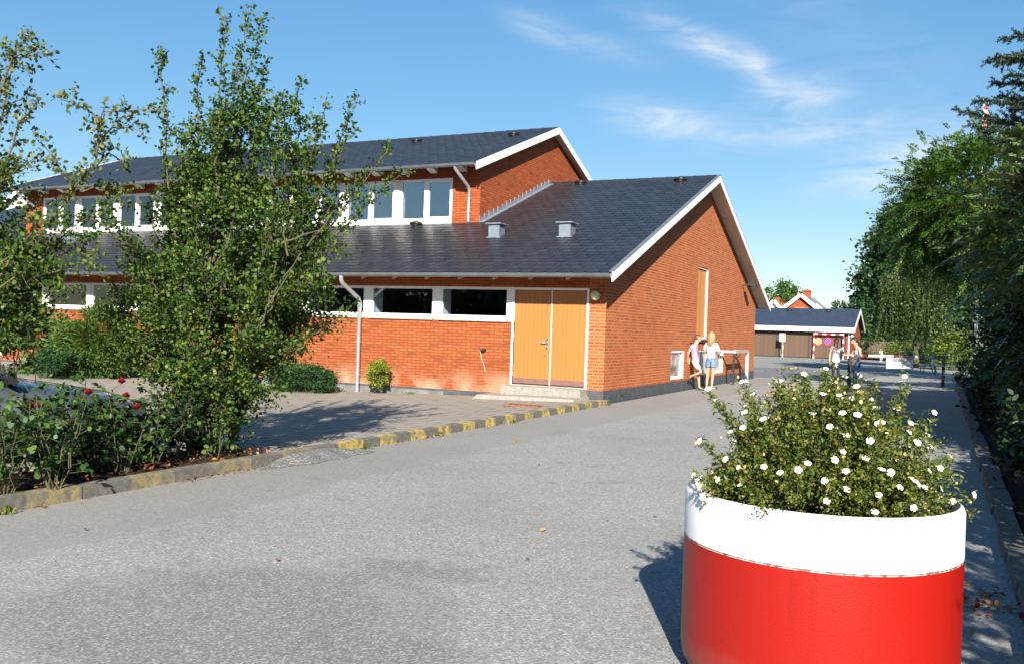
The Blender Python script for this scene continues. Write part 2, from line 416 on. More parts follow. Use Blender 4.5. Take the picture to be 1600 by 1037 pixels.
M['skin'] = plain('skin', (.5, .28, .19), .5, var=.05)
M['lip'] = plain('lips', (.5, .18, .16), .5)
M['eye'] = plain('eye', (.03, .02, .02), .2)
M['hair_brown'] = plain('brown_hair', (.11, .055, .03), .45, var=.35, scale=60)
M['hair_blonde'] = plain('blonde_hair', (.27, .19, .105), .45, var=.3, scale=60)
M['hair_dark'] = plain('dark_hair', (.03, .02, .016), .45, var=.3, scale=60)
M['pink'] = plain('pink_cotton', (.62, .27, .45), .85, var=.06)
M['palepink'] = plain('pale_pink_knit', (.68, .48, .53), .85, var=.1, scale=14)
M['beige'] = plain('beige_cotton', (.62, .54, .40), .85, var=.08)
M['denim'] = plain('denim', (.12, .2, .31), .85, var=.35, scale=9)
M['jeans'] = plain('blue_jeans', (.07, .16, .34), .85, var=.4, scale=7)
M['blackcloth'] = plain('black_cotton', (.012, .012, .014), .85)
M['whitecloth'] = plain('white_cotton', (.78, .79, .78), .85, var=.05)
M['print'] = plain('printed_motif', (.35, .27, .27), .85, var=.4, scale=40)
M['greycloth'] = plain('grey_cotton', (.45, .5, .55), .85, var=.08)
M['shoe_white'] = plain('white_shoes', (.75, .75, .77), .6)
M['shoe_black'] = plain('black_shoes', (.02, .02, .022), .5)
M['shoe_pink'] = plain('pink_sandals', (.6, .35, .33), .6)
M['lilac'] = plain('lilac_cotton', (.32, .34, .55), .85)
M['sign_white'] = plain('sign_white', (.78, .79, .8), .4, var=.03)
M['sign_text'] = plain('sign_lettering', (.2, .25, .3), .5)
M['sign_red'] = plain('sign_red', (.62, .02, .035), .4)
M['sign_blue'] = plain('sign_blue', (.03, .12, .6), .4)
M['faded_disc'] = plain('faded_disc', (.36, .22, .13), .8)
M['boom_white'] = plain('boom_white', (.5, .52, .53), .4, var=.1)
M['boom_red'] = plain('boom_red', (.2, .03, .03), .5, var=.2)
k = NT('car_paint'); k.set((.10, .115, .135), .32, .6); k.b.inputs['Coat Weight'].default_value = .8; k.b.inputs['Coat Roughness'].default_value = .08; M['car'] = k.m
k = NT('car_glass'); k.set((.012, .015, .018), .05, None, .7); M['carglass'] = k.m
M['tyre'] = plain('tyre_rubber', (.02, .02, .02), .8)
M['rim'] = plain('alloy_rim', (.5, .5, .52), .3, .8)
k = NT('headlamp_glass'); k.set((.6, .62, .65), .1, .3); M['headlamp'] = k.m
M['dkhouse'] = plain('dark_timber', (.035, .03, .028), .8)
M['rust'] = plain('rusty_grate', (.2, .075, .04), .9, var=.4, scale=30)


# ------------------------------------------------------------------ mesh helpers
class MB:
    """collects shapes with material slots; build() links them as one mesh object"""

    def __init__(s): s.v = []; s.f = []; s.mi = []; s.sm = []

    def add(s, vs, fs, m=0, sm=False):
        o = len(s.v); s.v += [tuple(p) for p in vs]
        for f in fs: s.f.append(tuple(i + o for i in f)); s.mi.append(m); s.sm.append(sm)

    def box(s, x0, x1, y0, y1, z0, z1, m=0):
        s.add([(x0, y0, z0), (x1, y0, z0), (x1, y1, z0), (x0, y1, z0), (x0, y0, z1), (x1, y0, z1), (x1, y1, z1), (x0, y1, z1)],
              [(0, 3, 2, 1), (4, 5, 6, 7), (0, 1, 5, 4), (1, 2, 6, 5), (2, 3, 7, 6), (3, 0, 4, 7)], m)

    def hexa(s, bot, top, m=0):
        s.add(list(bot) + list(top), [(0, 3, 2, 1), (4, 5, 6, 7), (0, 1, 5, 4), (1, 2, 6, 5), (2, 3, 7, 6), (3, 0, 4, 7)], m)

    def bar(s, a, b, w, h, m=0, up=(0, 0, 1)):
        a, b = Vector(a), Vector(b); d = (b - a).normalized(); u = Vector(up)
        sd = d.cross(u)
        if sd.length < 1e-4: sd = d.cross(Vector((1, 0, 0)))
        sd.normalize(); u = sd.cross(d).normalized(); sd = sd * w / 2; u = u * h / 2
        s.hexa([a - sd - u, a + sd - u, b + sd - u, b - sd - u], [a - sd + u, a + sd + u, b + sd + u, b - sd + u], m)

    def tube(s, pts, rad, n=8, m=0, cap=True):
        pts = [Vector(p) for p in pts]
        if not hasattr(rad, '__len__'): rad = [rad] * len(pts)
        ref = None; rings = []
        for i, p in enumerate(pts):
            d = (pts[min(i + 1, len(pts) - 1)] - pts[max(i - 1, 0)])
            if d.length < 1e-9: d = Vector((0, 0, 1))
            d.normalize()
            if ref is None:
                ref = Vector((1, 0, 0)) if abs(d.x) < .8 else Vector((0, 1, 0))
            ref = (ref - d * ref.dot(d)).normalized(); b = d.cross(ref)
            rings.append([p + (ref * math.cos(2 * math.pi * j / n) + b * math.sin(2 * math.pi * j / n)) * rad[i] for j in range(n)])
        vs = [q for r in rings for q in r]; fs = []
        for i in range(len(pts) - 1):
            for j in range(n):
                k = (j + 1) % n; fs.append((i * n + j, i * n + k, (i + 1) * n + k, (i + 1) * n + j))
        s.add(vs, fs, m, True)
        if cap: s.add(rings[0], [tuple(range(n))[::-1]], m); s.add(rings[-1], [tuple(range(n))], m)

    def lathe(s, prof, c=(0, 0, 0), n=32, m=0, sm=True, close=False):
        c = Vector(c); vs = []; fs = []
        for r, z in prof:
            for j in range(n):
                a = 2 * math.pi * j / n; vs.append((c.x + r * math.cos(a), c.y + r * math.sin(a), c.z + z))
        for i in range(len(prof) - 1):
            for j in range(n):
                k = (j + 1) % n; fs.append((i * n + j, i * n + k, (i + 1) * n + k, (i + 1) * n + j))
        s.add(vs, fs, m, sm)

    def ball(s, c, r, n=16, m=0, sc=(1, 1, 1)):
        c = Vector(c); vs = []; fs = []; k = n // 2
        for i in range(k + 1):
            t = math.pi * i / k
            for j in range(n):
                a = 2 * math.pi * j / n
                vs.append((c.x + r * sc[0] * math.sin(t) * math.cos(a), c.y + r * sc[1] * math.sin(t) * math.sin(a), c.z + r * sc[2] * math.cos(t)))
        for i in range(k):
            for j in range(n):
                b = (j + 1) % n; fs.append((i * n + j, (i + 1) * n + j, (i + 1) * n + b, i * n + b))
        s.add(vs, fs, m, True)

    def disc(s, c, r, nrm, t, n=28, m=0):
        """a short cylinder, axis nrm"""
        c = Vector(c); nrm = Vector(nrm).normalized()
        s.tube([c, c + nrm * t], r, n, m)

    def build(s, name, mats, parent=None, local=False):
        me = bpy.data.meshes.new(name)
        off = Vector((0, 0, 0))
        if parent is not None and not local: off = wloc(parent)
        me.from_pydata([(p[0] - off.x, p[1] - off.y, p[2] - off.z) for p in s.v], [], s.f)
        for mt in (mats if isinstance(mats, (list, tuple)) else [mats]): me.materials.append(mt)
        me.polygons.foreach_set('material_index', s.mi); me.polygons.foreach_set('use_smooth', s.sm)
        me.update()
        o = bpy.data.objects.new(name, me); COL.objects.link(o)
        if parent is not None: o.parent = parent
        return o


def wloc(o):
    v = Vector((0, 0, 0))
    while o is not None: v += o.location; o = o.parent
    return v


def thing(name, label, cat, loc=(0, 0, 0), rz=0, group=None):
    o = bpy.data.objects.new(name, None); COL.objects.link(o); o.location = loc; o.rotation_euler = (0, 0, rz)
    o.empty_display_size = .2
    return tag(o, label, cat, group)


def tag(o, label, cat, group=None):
    o['label'] = label; o['category'] = cat
    if group: o['group'] = group
    return o


def struct(o): o['kind'] = 'structure'; return o
def stuff(o, label=None, cat=None):
    o['kind'] = 'stuff'
    if label: o['label'] = label; o['category'] = cat
    return o


def np_mesh(name, V, nper, mat, parent=None, off=None):
    """V (n, nper, 3): n separate nper-gons in one mesh"""
    n = len(V); V = V.reshape(-1, 3)
    if parent is not None: V = V - np.array(wloc(parent))
    me = bpy.data.meshes.new(name); me.vertices.add(n * nper); me.vertices.foreach_set('co', V.astype(np.float32).ravel())
    me.loops.add(n * nper); me.loops.foreach_set('vertex_index', np.arange(n * nper, dtype=np.int32))
    me.polygons.add(n); me.polygons.foreach_set('loop_start', np.arange(0, n * nper, nper, dtype=np.int32))
    me.polygons.foreach_set('loop_total', np.full(n, nper, dtype=np.int32))
    me.materials.append(mat); me.update(calc_edges=True); me.validate()
    o = bpy.data.objects.new(name, me); COL.objects.link(o)
    if parent is not None: o.parent = parent
    return o


def unit(a): return a / (np.linalg.norm(a, axis=-1, keepdims=True) + 1e-9)


def leaves(P, size, rng, D=None, up=.5, asp=.6, jit=.5, fold=.25):
    """six sided leaf blades: P base points, D preferred directions"""
    n = len(P); d = rng.normal(size=(n, 3))
    if D is not None: d = unit(d) * .8 + D
    d = unit(d)
    nr = rng.normal(size=(n, 3)); nr[:, 2] += up; nr = unit(nr)
    s = unit(np.cross(d, nr)); nr = np.cross(s, d)
    L = size * (1 + jit * rng.uniform(-1, 1, n))[:, None]; Wd = L * asp * .5
    f = nr * Wd * fold
    p0 = P; t = P + d * L - nr * L * .12
    a = P + d * L * .32; b = P + d * L * .7
    return np.stack([p0, a + s * Wd + f, b + s * Wd * .85 + f, t, b - s * Wd * .85 + f, a - s * Wd + f], 1)


def clumps(rng, c, rad, k, n, sig, shell=.65, flat=0):
    """n points gathered round k clump centres spread through an ellipsoid"""
    u = unit(rng.normal(size=(k, 3))); rr = (shell + (1 - shell) * rng.random(k))[:, None] if shell < 1 else np.ones((k, 1))
    rr = np.where(rng.random((k, 1)) < .3, rng.random((k, 1)) ** .5, rr)
    C = np.array(c) + u * rr * np.array(rad)
    i = rng.integers(0, k, n); s = sig * (.6 + .8 * rng.random(k))
    P = C[i] + rng.normal(size=(n, 3)) * s[i][:, None] * np.array((1, 1, .8))
    return P, unit(P - np.array(c))


def fronds(P, D, L, rng, pairs=10, lw=.105, ll=.28, droop=.35):
    """pinnate leaves: stalks at P along D with two rows of leaflets; returns quads"""
    n = len(P); D = unit(D + .25 * rng.normal(size=(n, 3)))
    nr = np.tile(np.array((0, 0, 1.)), (n, 1)) + .45 * rng.normal(size=(n, 3)); s = unit(np.cross(D, nr)); nr = np.cross(s, D)
    Ls = (L * (1 + .35 * rng.uniform(-1, 1, n)))[:, None]; outq = []
    for i in range(pairs + 1):
        t = .15 + .85 * i / pairs
        b = P + D * Ls * t; b = b.copy(); b[:, 2] -= (droop * Ls[:, 0] * t * t)
        lt = ll * (1 - .45 * abs(t - .5) * 2) * Ls
        for sg in ((-1, 1) if i < pairs else (0,)):
            dd = unit(s * sg + D * (.45 if sg else 1) + .18 * rng.normal(size=(n, 3)) - np.array((0, 0, .25)))
            w = unit(np.cross(dd, nr)) * lw * Ls * .5
            outq.append(np.stack([b, b + dd * lt * .4 + w, b + dd * lt, b + dd * lt * .4 - w], 1))
    return np.concatenate(outq, 0)


def stalks(P, D, L, mb, rng, r=.006, droop=.35, m=0, every=3):
    for i in range(0, len(P), every):
        p = Vector(P[i]); d = Vector(D[i]); mb.tube([p, p + d * L * .5 - Vector((0, 0, droop * L * .25)), p + d * L - Vector((0, 0, droop * L))], [r, r * .8, r * .4], 4, m, False)


def limb(rng, a, b, n=6, wob=.06, sag=0):
    a, b = Vector(a), Vector(b); L = (b - a).length; pts = []
    for i in range(n + 1):
        t = i / n; p = a.lerp(b, t)
        if 0 < i < n: p = p + Vector(rng.normal(size=3)) * wob * L * .35
        p.z += sag * L * math.sin(math.pi * t)
        pts.append(p)
    return pts


def along(pts, t):
    i = min(int(t * (len(pts) - 1)), len(pts) - 2); f = t * (len(pts) - 1) - i
    return pts[i].lerp(pts[i + 1], f), (pts[i + 1] - pts[i]).normalized()
#@@SETTING

# ================================================================== SETTING
def sheet(name, pts, mat, z):
    m = MB(); m.add([(x, y, z) for x, y in pts], [tuple(range(len(pts)))]); return struct(m.build(name, mat))


sheet('ground', [(-1500, -1500), (1500, -1500), (1500, 1500), (-1500, 1500)], M['grassland'], -.30)
KX, RK = .17, 6.95      # kerb lines left and right of the drive
sheet('road', [(KX - .1, -60), (RK + .05, -60), (RK + .05, 26), (40, 26), (40, 66), (-60, 66), (-60, 17), (KX - .1, 17)], M['asphalt'], 0)


def pz(x): return max(-.12, .09 + .03 * (x - .1))


m = MB(); xs = [-60, -30, -7, -5, -3, -1.5, -.9, KX - .02]
for i in range(len(xs) - 1):
    for (y0, y1) in ((-60, -20.5), (-20.5, -10.45), (-10.45, .06)):
        if xs[i] >= -.91 and y0 == -20.5: continue
        m.add([(xs[i], y0, pz(xs[i])), (xs[i + 1], y0, pz(xs[i + 1])), (xs[i + 1], y1, pz(xs[i + 1])), (xs[i], y1, pz(xs[i]))], [(0, 1, 2, 3)])
struct(m.build('forecourt_paving', M['paving']))
# planting bed between kerb and parking space: rough soil
rng = np.random.default_rng(3)
m = MB(); nx, ny = 9, 70
vs = []; fs = []
for j in range(ny + 1):
    for i in range(nx + 1):
        x = -.93 + (KX - .02 + .93) * i / nx; y = -20.55 + (20.55 - 10.40) * j / ny
        e = min(i, nx - i, 2) / 2 * min(j, ny - j, 2) / 2
        vs.append((x, y, .075 + .03 * i / nx * 0 + e * (.035 + .03 * rng.random())))
for j in range(ny):
    for i in range(nx): a = j * (nx + 1) + i; fs.append((a, a + 1, a + nx + 2, a + nx + 1))
m.add(vs, fs, 0, True); struct(m.build('bed_soil', M['soil']))
sheet('verge_soil', [(RK + .18, -60), (40, -60), (40, 26), (RK + .18, 26)], M['soil'], .05)

# kerb stones: every second length once painted yellow, dropped where the ramp crosses
m = MB(); rng = np.random.default_rng(5); y = -40.; i = 0
while y < -.2:
    L = .72 if y > -10 else (1.0 if y > -16 else 1.0); y1 = min(y + L, -.18); j = rng.normal(size=4) * .004
    low = False
    zt = .035 if low else .115
    m0 = 1 if i % 2 else 0
    mid = (y + y1) / 2
    for (a, b, mm) in ((y + .004, mid, 0), (mid, y1 - .004, 1)):
        x0, x1 = KX - .13, KX
        fz = zt + (.03 if (low and False) else 0)
        m.hexa([(x0 + j[0], a, -.1), (x1 + j[1], a, -.1), (x1 + j[1], b, -.1), (x0 + j[0], b, -.1)],
               [(x0 + j[0], a, fz + j[2]), (x1 + j[1] - .012, a, fz + j[2] - .008), (x1 + j[1] - .012, b, fz + j[2] - .008), (x0 + j[0], b, fz + j[2])], (2 if (mm and y < -10.2) else mm) if y > -19 else 0)
    y = y1; i += 1
struct(m.build('kerb', [M['kerb'], M['kerb_yellow'], M['kerb_worn']]))
m = MB(); y = -40.
while y < 18:
    y1 = y + 1.0; j = rng.normal(size=4) * .012
    m.hexa([(RK + j[0], y + .005, -.1), (RK + .16 + j[1], y + .005, -.1), (RK + .16 + j[1], y1 - .005, -.1), (RK + j[0], y1 - .005, -.1)],
           [(RK + j[0] + .01, y + .005, .10 + j[2]), (RK + .16 + j[1], y + .005, .10 + j[2]), (RK + .16 + j[1], y1 - .005, .10 + j[2] * .5), (RK + j[0] + .01, y1 - .005, .10 + j[2] * .5)])
    y = y1
struct(m.build('kerb', M['kerb']))
# little tarmac ramp up to the dropped kerb
m = MB(); ri = np.random.default_rng(8)
top = [(KX + .004, y, .098 - .09 * (abs(i - 4) / 4) ** 3) for i, y in enumerate(np.linspace(-10.75, -9.3, 9))]
bot = [(KX + .36 + .05 * ri.normal() - .16 * abs(i - 4) / 4, y, .004) for i, y in enumerate(np.linspace(-11.0, -9.1, 9))]
m.add(top + bot, [(i, i + 9, i + 10, i + 1) for i in range(8)], 0, False); struct(m.build('kerb_ramp', M['asphalt_patch']))
# playground: darker asphalt patch and white lines
sheet('asphalt_patch', [(-3, 18.2), (3.3, 17.4), (3.8, 24.5), (4.4, 30), (1.2, 31), (-3, 30.5)], M['asphalt_patch'], .005)
m = MB()
for (x0, y0, x1, y1, w) in ((-4, 16.9, 4.7, 16.5, .12), (4.75, 15.9, 4.92, 17.3, .13), (4.9, 19.6, 5.2, 22.5, .13), (-8, 24.9, -1, 24.6, .12)):
    d = Vector((x1 - x0, y1 - y0)).normalized(); s = Vector((-d.y, d.x)) * w / 2
    m.add([(x0 + s.x, y0 + s.y, .010), (x0 - s.x, y0 - s.y, .010), (x1 - s.x, y1 - s.y, .010), (x1 + s.x, y1 + s.y, .010)], [(0, 1, 2, 3)])
struct(m.build('road_marking', M['marking']))

# ================================================================== SPORTS HALL
hall = thing('sports_hall', 'long red brick hall with dark slate roofs, raised window band and orange double doors', 'building', (0, 0, -.2))
D = 16.7988; OX, OY, ZE, ZR = .3974, .7635, 2.7567, 6.2494
SL = (ZR - ZE) / (D / 2 + OY)
XL = -31.0                                  # left end of the low building (outside the picture)
XU, YU, XUL = -5.02, 3.6, -23.56            # upper storey
UOX, UOY, UZE, UZR = .22, .66, 5.94, 8.0135
YUB = D - YU
USL = (UZR - UZE) / (D / 2 - YU + UOY)


def zroof(y): return ZE + SL * ((y if y < D / 2 else D - y) + OY)
def zuroof(y): return UZE + USL * ((y if y < D / 2 else D - y) - YU + UOY)


def wall_strips(mb, bps, holes, put, z0, ztop, m=0):
    """wall of upright strips along one axis; holes (a0, a1, z0, z1)"""
    for a, b in zip(bps[:-1], bps[1:]):
        mid = (a + b) / 2; hs = sorted((h[2], h[3]) for h in holes if h[0] < mid < h[1]); z = z0
        for (h0, h1) in hs:
            if h0 > z: put(mb, a, b, z, z, h0, h0, m)
            z = h1
        put(mb, a, b, z, z, ztop(a), ztop(b), m)


def put_x(mb, a, b, za, zb, ta, tb, m):   # wall facing +X, 0.3 thick
    mb.hexa([(-.3, a, za), (0, a, za), (0, b, zb), (-.3, b, zb)], [(-.3, a, ta), (0, a, ta), (0, b, tb), (-.3, b, tb)], m)


def put_y(mb, a, b, za, zb, ta, tb, m):   # wall facing -Y
    mb.hexa([(a, 0, za), (b, 0, zb), (b, .3, zb), (a, .3, za)], [(a, 0, ta), (b, 0, tb), (b, .3, tb), (a, .3, ta)], m)


RT = .16                                    # roof build-up below the tiles
GW = [(5.20, 6.57, .34, 1.12), (8.21, 9.62, .36, 1.12), (10.12, 11.55, .36, 1.12)]
SH = (7.82, 9.13, 1.44, 3.55)
m = MB(); bps = sorted({0, D / 2, D} | {v for g in GW for v in g[:2]} | set(SH[:2]))
wall_strips(m, bps, GW + [SH], put_x, .278, lambda y: zroof(y) - RT)
m.build('gable_wall', M['brick_gable'], hall)
ZT, ZB, WP, WW = 2.47, 1.7605, 1.937, 1.785
X0 = -2.31
NW = 12
wins = [(X0 - i * WP - WW, X0 - i * WP) for i in range(NW)]
XD1, XD2, DB, DT = -2.16, -.38, .316, 2.4625
m = MB()
wl = wins[-1][0]
m.box(XL, X0, 0, .3, .10, ZB - .06)                     # below the window band
m.box(X0, XD1, 0, .3, .10, ZB - .06)
m.box(XL, XD2, 0, .3, ZT, zroof(0) - .1)                # lintel course
m.box(XL, wl - .15, 0, .3, ZB - .06, ZT)
m.build('front_wall', M['brick'], hall)
m = MB(); m.box(XD2, -.3, 0, .3, .278, zroof(0) - .1); m.build('corner_pier', M['brick_gable'], hall)
m = MB()
m.box(XL, -.3, D - .3, D, -.2, zroof(0) - .1); m.box(XL, XL + .3, .3, D - .3, -.2, zroof(0) - .1)
m.build('rear_wall', M['brick'], hall)
# plinth
m = MB()
m.box(-3.9, XD1 - .02, -.012, .3, -.2, .10); m.box(XL, -3.9, -.008, .3, -.2, .05, 1); m.box(XD2 + .0, .012, -.012, .3, -.2, .278)
m.box(XL, -3.9, -.004, .3, .05, .10, 0)
m.box(-.3, .012, .3, D + .012, -.2, .278)
M['plinth_pale'] = plain('plinth_worn', (.15, .15, .145), .85, var=.4, scale=3, bump=.3); m.build('plinth', [M['plinth'], M['plinth_pale']], hall)


def frame(mb, x0, x1, z0, z1, w, y0, y1, m=0):
    mb.box(x0, x1, y0, y1, z1 - w, z1, m); mb.box(x0, x1, y0, y1, z0, z0 + w, m)
    mb.box(x0, x0 + w, y0, y1, z0 + w, z1 - w, m); mb.box(x1 - w, x1, y0, y1, z0 + w, z1 - w, m)


# window band: painted piers between, frame and pane each
for (a, b, e) in [(X0, XD1 - .05, .3)] + [(wins[i + 1][1], wins[i][0], .55) for i in range(NW - 1)] + [(wl - .15, wl, .55)]:
    m = MB(); m.box(a, b, .012, e, ZB - .06, ZT); m.build('window_pier', M['white'], hall)
for (a, b) in wins:
    m = MB(); frame(m, a, b, ZB, ZT, .058, .03, .10)
    fr = m.build('window', M['white'], hall)
    m = MB(); m.box(a + .055, b - .055, .062, .07, ZB + .055, ZT - .055); m.build('pane', M['glass'], fr)
    m = MB(); m.hexa([(a + .01, -.05, ZB - .075), (b - .01, -.05, ZB - .075), (b - .01, .03, ZB - .06), (a + .01, .03, ZB - .06)],
                     [(a + .01, -.05, ZB - .03), (b - .01, -.05, ZB - .03), (b - .01, .03, ZB - .002), (a + .01, .03, ZB - .002)]); m.build('sill', M['concrete'], fr)
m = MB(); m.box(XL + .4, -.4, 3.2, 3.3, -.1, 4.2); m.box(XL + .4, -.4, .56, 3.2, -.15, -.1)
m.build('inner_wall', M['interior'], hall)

# double door
m = MB(); w = .05
m.box(XD1 - .05, XD2 + .0, -.01, .12, DT - .05, DT); m.box(XD1 - .05, XD1, -.01, .12, DB, DT - .05); m.box(XD2 - .05, XD2, -.01, .12, DB, DT - .05)
m.build('door_frame', M['white'], hall)
dm = -1.262
for (a, b) in ((XD1 + .005, dm - .014), (dm + .014, XD2 - .055)):
    m = MB(); m.box(a, b, .035, .085, DB + .02, DT - .055); lf = m.build('door', M['door'], hall)
    m = MB(); m.box(a + .002, b - .002, .022, .034, DB + .03, DB + .145); m.build('kick_plate', M['kick'], lf)
    if a < -2:
        m = MB(); hx = dm - .085
        m.box(hx - .025, hx + .025, .026, .034, 1.12, 1.36); m.tube([(hx, .03, 1.27), (hx, -.03, 1.27), (hx - .13, -.032, 1.265)], .012, 8); m.tube([(hx, .03, 1.16), (hx, .005, 1.16)], .016, 8)
        m.build('handle', M['steel'], lf)
        m = MB(); m.tube([(hx - .05, .034, .98), (hx - .05, .024, .98)], .015, 8); m.build('keyhole', M['steel'], lf)
        for z in (.55, 1.4, 2.2): m = MB(); m.tube([(XD1 + .004, .02, z - .05), (XD1 + .004, .02, z + .05)], .012, 6); m.build('hinge', M['steel'], lf)
m = MB(); m.box(dm - .012, dm + .012, .028, .09, DB + .02, DT - .055); m.build('door_strip', M['offwhite'], hall)
m = MB()
m.box(XD1 - .06, XD2 + .02, -.42, .0, .1, .300); m.hexa([(XD1 - .5, -.95, 0), (XD2 + .10, -.95, 0), (XD2 + .10, -.012, 0), (XD1 - .5, -.012, 0)], [(XD1 - .4, -.9, .10), (XD2 + .06, -.9, .13), (XD2 + .06, -.012, .15), (XD1 - .4, -.012, .11)])
m.build('door_steps', M['step'], hall)
m = MB(); m.box(XD1 - .05, XD2, -.012, .3, .2, DB); m.build('threshold', M['concrete'], hall)
# globe lamp beside the door, wall tap with a strap hanging off it
m = MB(); m.ball((-.2, -.12, 2.30), .105, 20); lg_ = m.build('wall_lamp', M['globe'], hall)
m = MB(); m.disc((-.2, 0, 2.30), .06, (0, -1, 0), .05); m.build('lamp_base', M['black'], lg_)
m = MB(); m.tube([(-2.86, 0, 1.05), (-2.86, -.09, 1.05)], .035, 10); m.tube([(-2.86, -.07, 1.05), (-2.94, -.09, 1.045)], .03, 8); m.build('wall_tap', M['darksteel'], hall)
m = MB(); m.tube([(-2.94, -.09, 1.03), (-2.92, -.05, .86), (-2.87, -.02, .72), (-2.83, -.02, .56)], .011, 6); m.build('tap_strap', M['concrete'], hall)

# gable openings: board shutter, low windows
m = MB(); a, b, z0, z1 = SH
m.box(-.12, -.06, a + .04, b - .05, z0 + .06, z1 - .04); sh = m.build('shutter', M['shutter'], hall)
m = MB(); m.box(-.12, -.02, a, b, z1 - .04, z1); m.box(-.12, -.02, b - .05, b, z0 + .05, z1 - .04); m.box(-.12, -.02, a, a + .04, z0 + .05, z1 - .04); m.box(-.12, -.02, a, b, z0, z0 + .05); m.build('shutter_frame', M['white'], sh)
m = MB(); m.box(-.05, .05, a + .01, b - .01, z0 - .10, z0 - .03); m.build('shutter_sill', M['darksteel'], sh)
k = NT('dusty_glass'); k.set(k.ramp(k.noise(k.pos(), 2.6, 3), ((.35, (.06, .07, .075)), (.62, (.42, .44, .45)))), .25, None, .5); M['dusty'] = k.m
for (a, b, z0, z1) in GW:
    m = MB()
    m.box(-.12, -.02, a, b, z1 - .06, z1); m.box(-.12, -.02, a, b, z0, z0 + .07); m.box(-.12, -.02, a, a + .06, z0 + .07, z1 - .06); m.box(-.12, -.02, b - .07, b, z0 + .07, z1 - .06)
    fr = m.build('basement_window', M['white'], hall)
    m = MB(); m.box(-.09, -.08, a + .06, b - .07, z0 + .07, z1 - .06); m.build('pane', M['dusty'], fr)
# flood lamp under the verge
m = MB(); m.bar((0, 14.2, 3.36), (.32, 14.2, 3.40), .04, .04); m.bar((.26, 14.05, 3.42), (.50, 14.05, 3.36), .16, .12); m.hexa([(.22, 14.0, 3.34), (.5, 14.0, 3.30), (.5, 14.4, 3.30), (.22, 14.4, 3.34)], [(.22, 14.0, 3.44), (.48, 14.0, 3.42), (.48, 14.4, 3.42), (.22, 14.4, 3.44)])
m.build('flood_lamp', M['darksteel'], hall)
for y in (1.15, 13.2):
    m = MB(); m.box(.013, .016, y, y + .2, .1, .16); m.build('air_brick', M['black'], hall)


# roofs of separate slate tiles
def tiles(mb, x0, x1, y0, z0, slope, nrow, skip=None, seed=1, row=.262, w=.3):
    rg = np.random.default_rng(seed); cs = 1 / math.sqrt(1 + slope * slope); sn = slope * cs
    for r in range(nrow):
        s0 = r * row; s1 = s0 + row + .02
        x = x0 - (w / 2 if r % 2 else 0)
        while x < x1:
            a, b = max(x, x0) + .004, min(x + w, x1) - .004
            x += w
            if b - a < .03: continue
            ym = y0 + (s0 + row / 2) * cs
            if skip and skip(a, b, ym): continue
            t = .011 + rg.normal() * .0012; tl = rg.normal() * .0016; t2 = t + rg.normal() * .001
            def pt(xx, s, h): return (xx, y0 + s * cs - h * sn, z0 + s * sn + h * cs)
            c = min(.035, (b - a) / 4)
            top = [pt(a, s0 + c, t + tl), pt(a + c, s0, t + tl), pt(b - c, s0, t2 - tl), pt(b, s0 + c, t2 - tl), pt(b, s1, .0015), pt(a, s1, .0015)]
            low = [pt(a + c, s0, 0), pt(b - c, s0, 0), pt(a, s0 + c, 0), pt(b, s0 + c, 0)]
            mb.add(top + low, [(0, 1, 2, 3, 4, 5), (1, 6, 7, 2), (0, 8, 6, 1), (2, 7, 9, 3)])


m = MB()
nrow = int(math.hypot(D / 2 + OY, ZR - ZE) / .262) + 1
tiles(m, -27.5, OX, -OY - .04, ZE - .015, SL, nrow - 1, lambda a, b, y: (a < XU and b > XUL - .0 and y > YU - .02))
# decks under the tiles
def deck(mb, x0, x1, y0, y1, zf, t0, t1, m=0):
    mb.hexa([(x0, y0, zf(y0) - t1), (x1, y0, zf(y0) - t1), (x1, y1, zf(y1) - t1), (x0, y1, zf(y1) - t1)],
            [(x0, y0, zf(y0) - t0), (x1, y0, zf(y0) - t0), (x1, y1, zf(y1) - t0), (x0, y1, zf(y1) - t0)], m)
deck(m, XL, OX - .03, -OY, YU, zroof, .018, .10, 1)
deck(m, XU, OX - .03, YU, D / 2, zroof, .018, .10, 1); deck(m, XL, XUL, YU, D / 2, zroof, .018, .10, 1)
deck(m, XL, OX - .03, D / 2, D + OY, zroof, .0, .10, 1)
# ridge caps
for (a, b) in ((XU, OX), (-27.5, XUL)):
    x = a
    while x < b - .1:
        e = min(x + .42, b); m.hexa([(x, D / 2 - .13, ZR - .05), (e, D / 2 - .13, ZR - .05), (e, D / 2, ZR + .02), (x, D / 2, ZR + .02)], [(x, D / 2 - .13, ZR - .025), (e, D / 2 - .13, ZR - .035), (e, D / 2, ZR + .035), (x, D / 2, ZR + .045)], 0)
        m.hexa([(x, D / 2, ZR + .02), (e, D / 2, ZR + .02), (e, D / 2 + .13, ZR - .05), (x, D / 2 + .13, ZR - .05)], [(x, D / 2, ZR + .045), (e, D / 2, ZR + .035), (e, D / 2 + .13, ZR - .035), (x, D / 2 + .13, ZR - .025)], 0); x = e
roof = m.build('roof', [M['slate'], M['slate_plain']], hall)


def verge(mb, x, y0, yr, y1, zf, drop, th, m=0):
    for (a, b) in ((y0, yr), (yr, y1)):
        mb.hexa([(x - th, a, zf(a) - drop), (x, a, zf(a) - drop), (x, b, zf(b) - drop), (x - th, b, zf(b) - drop)],
                [(x - th, a, zf(a) + .02), (x, a, zf(a) + .02), (x, b, zf(b) + .02), (x - th, b, zf(b) + .02)], m)


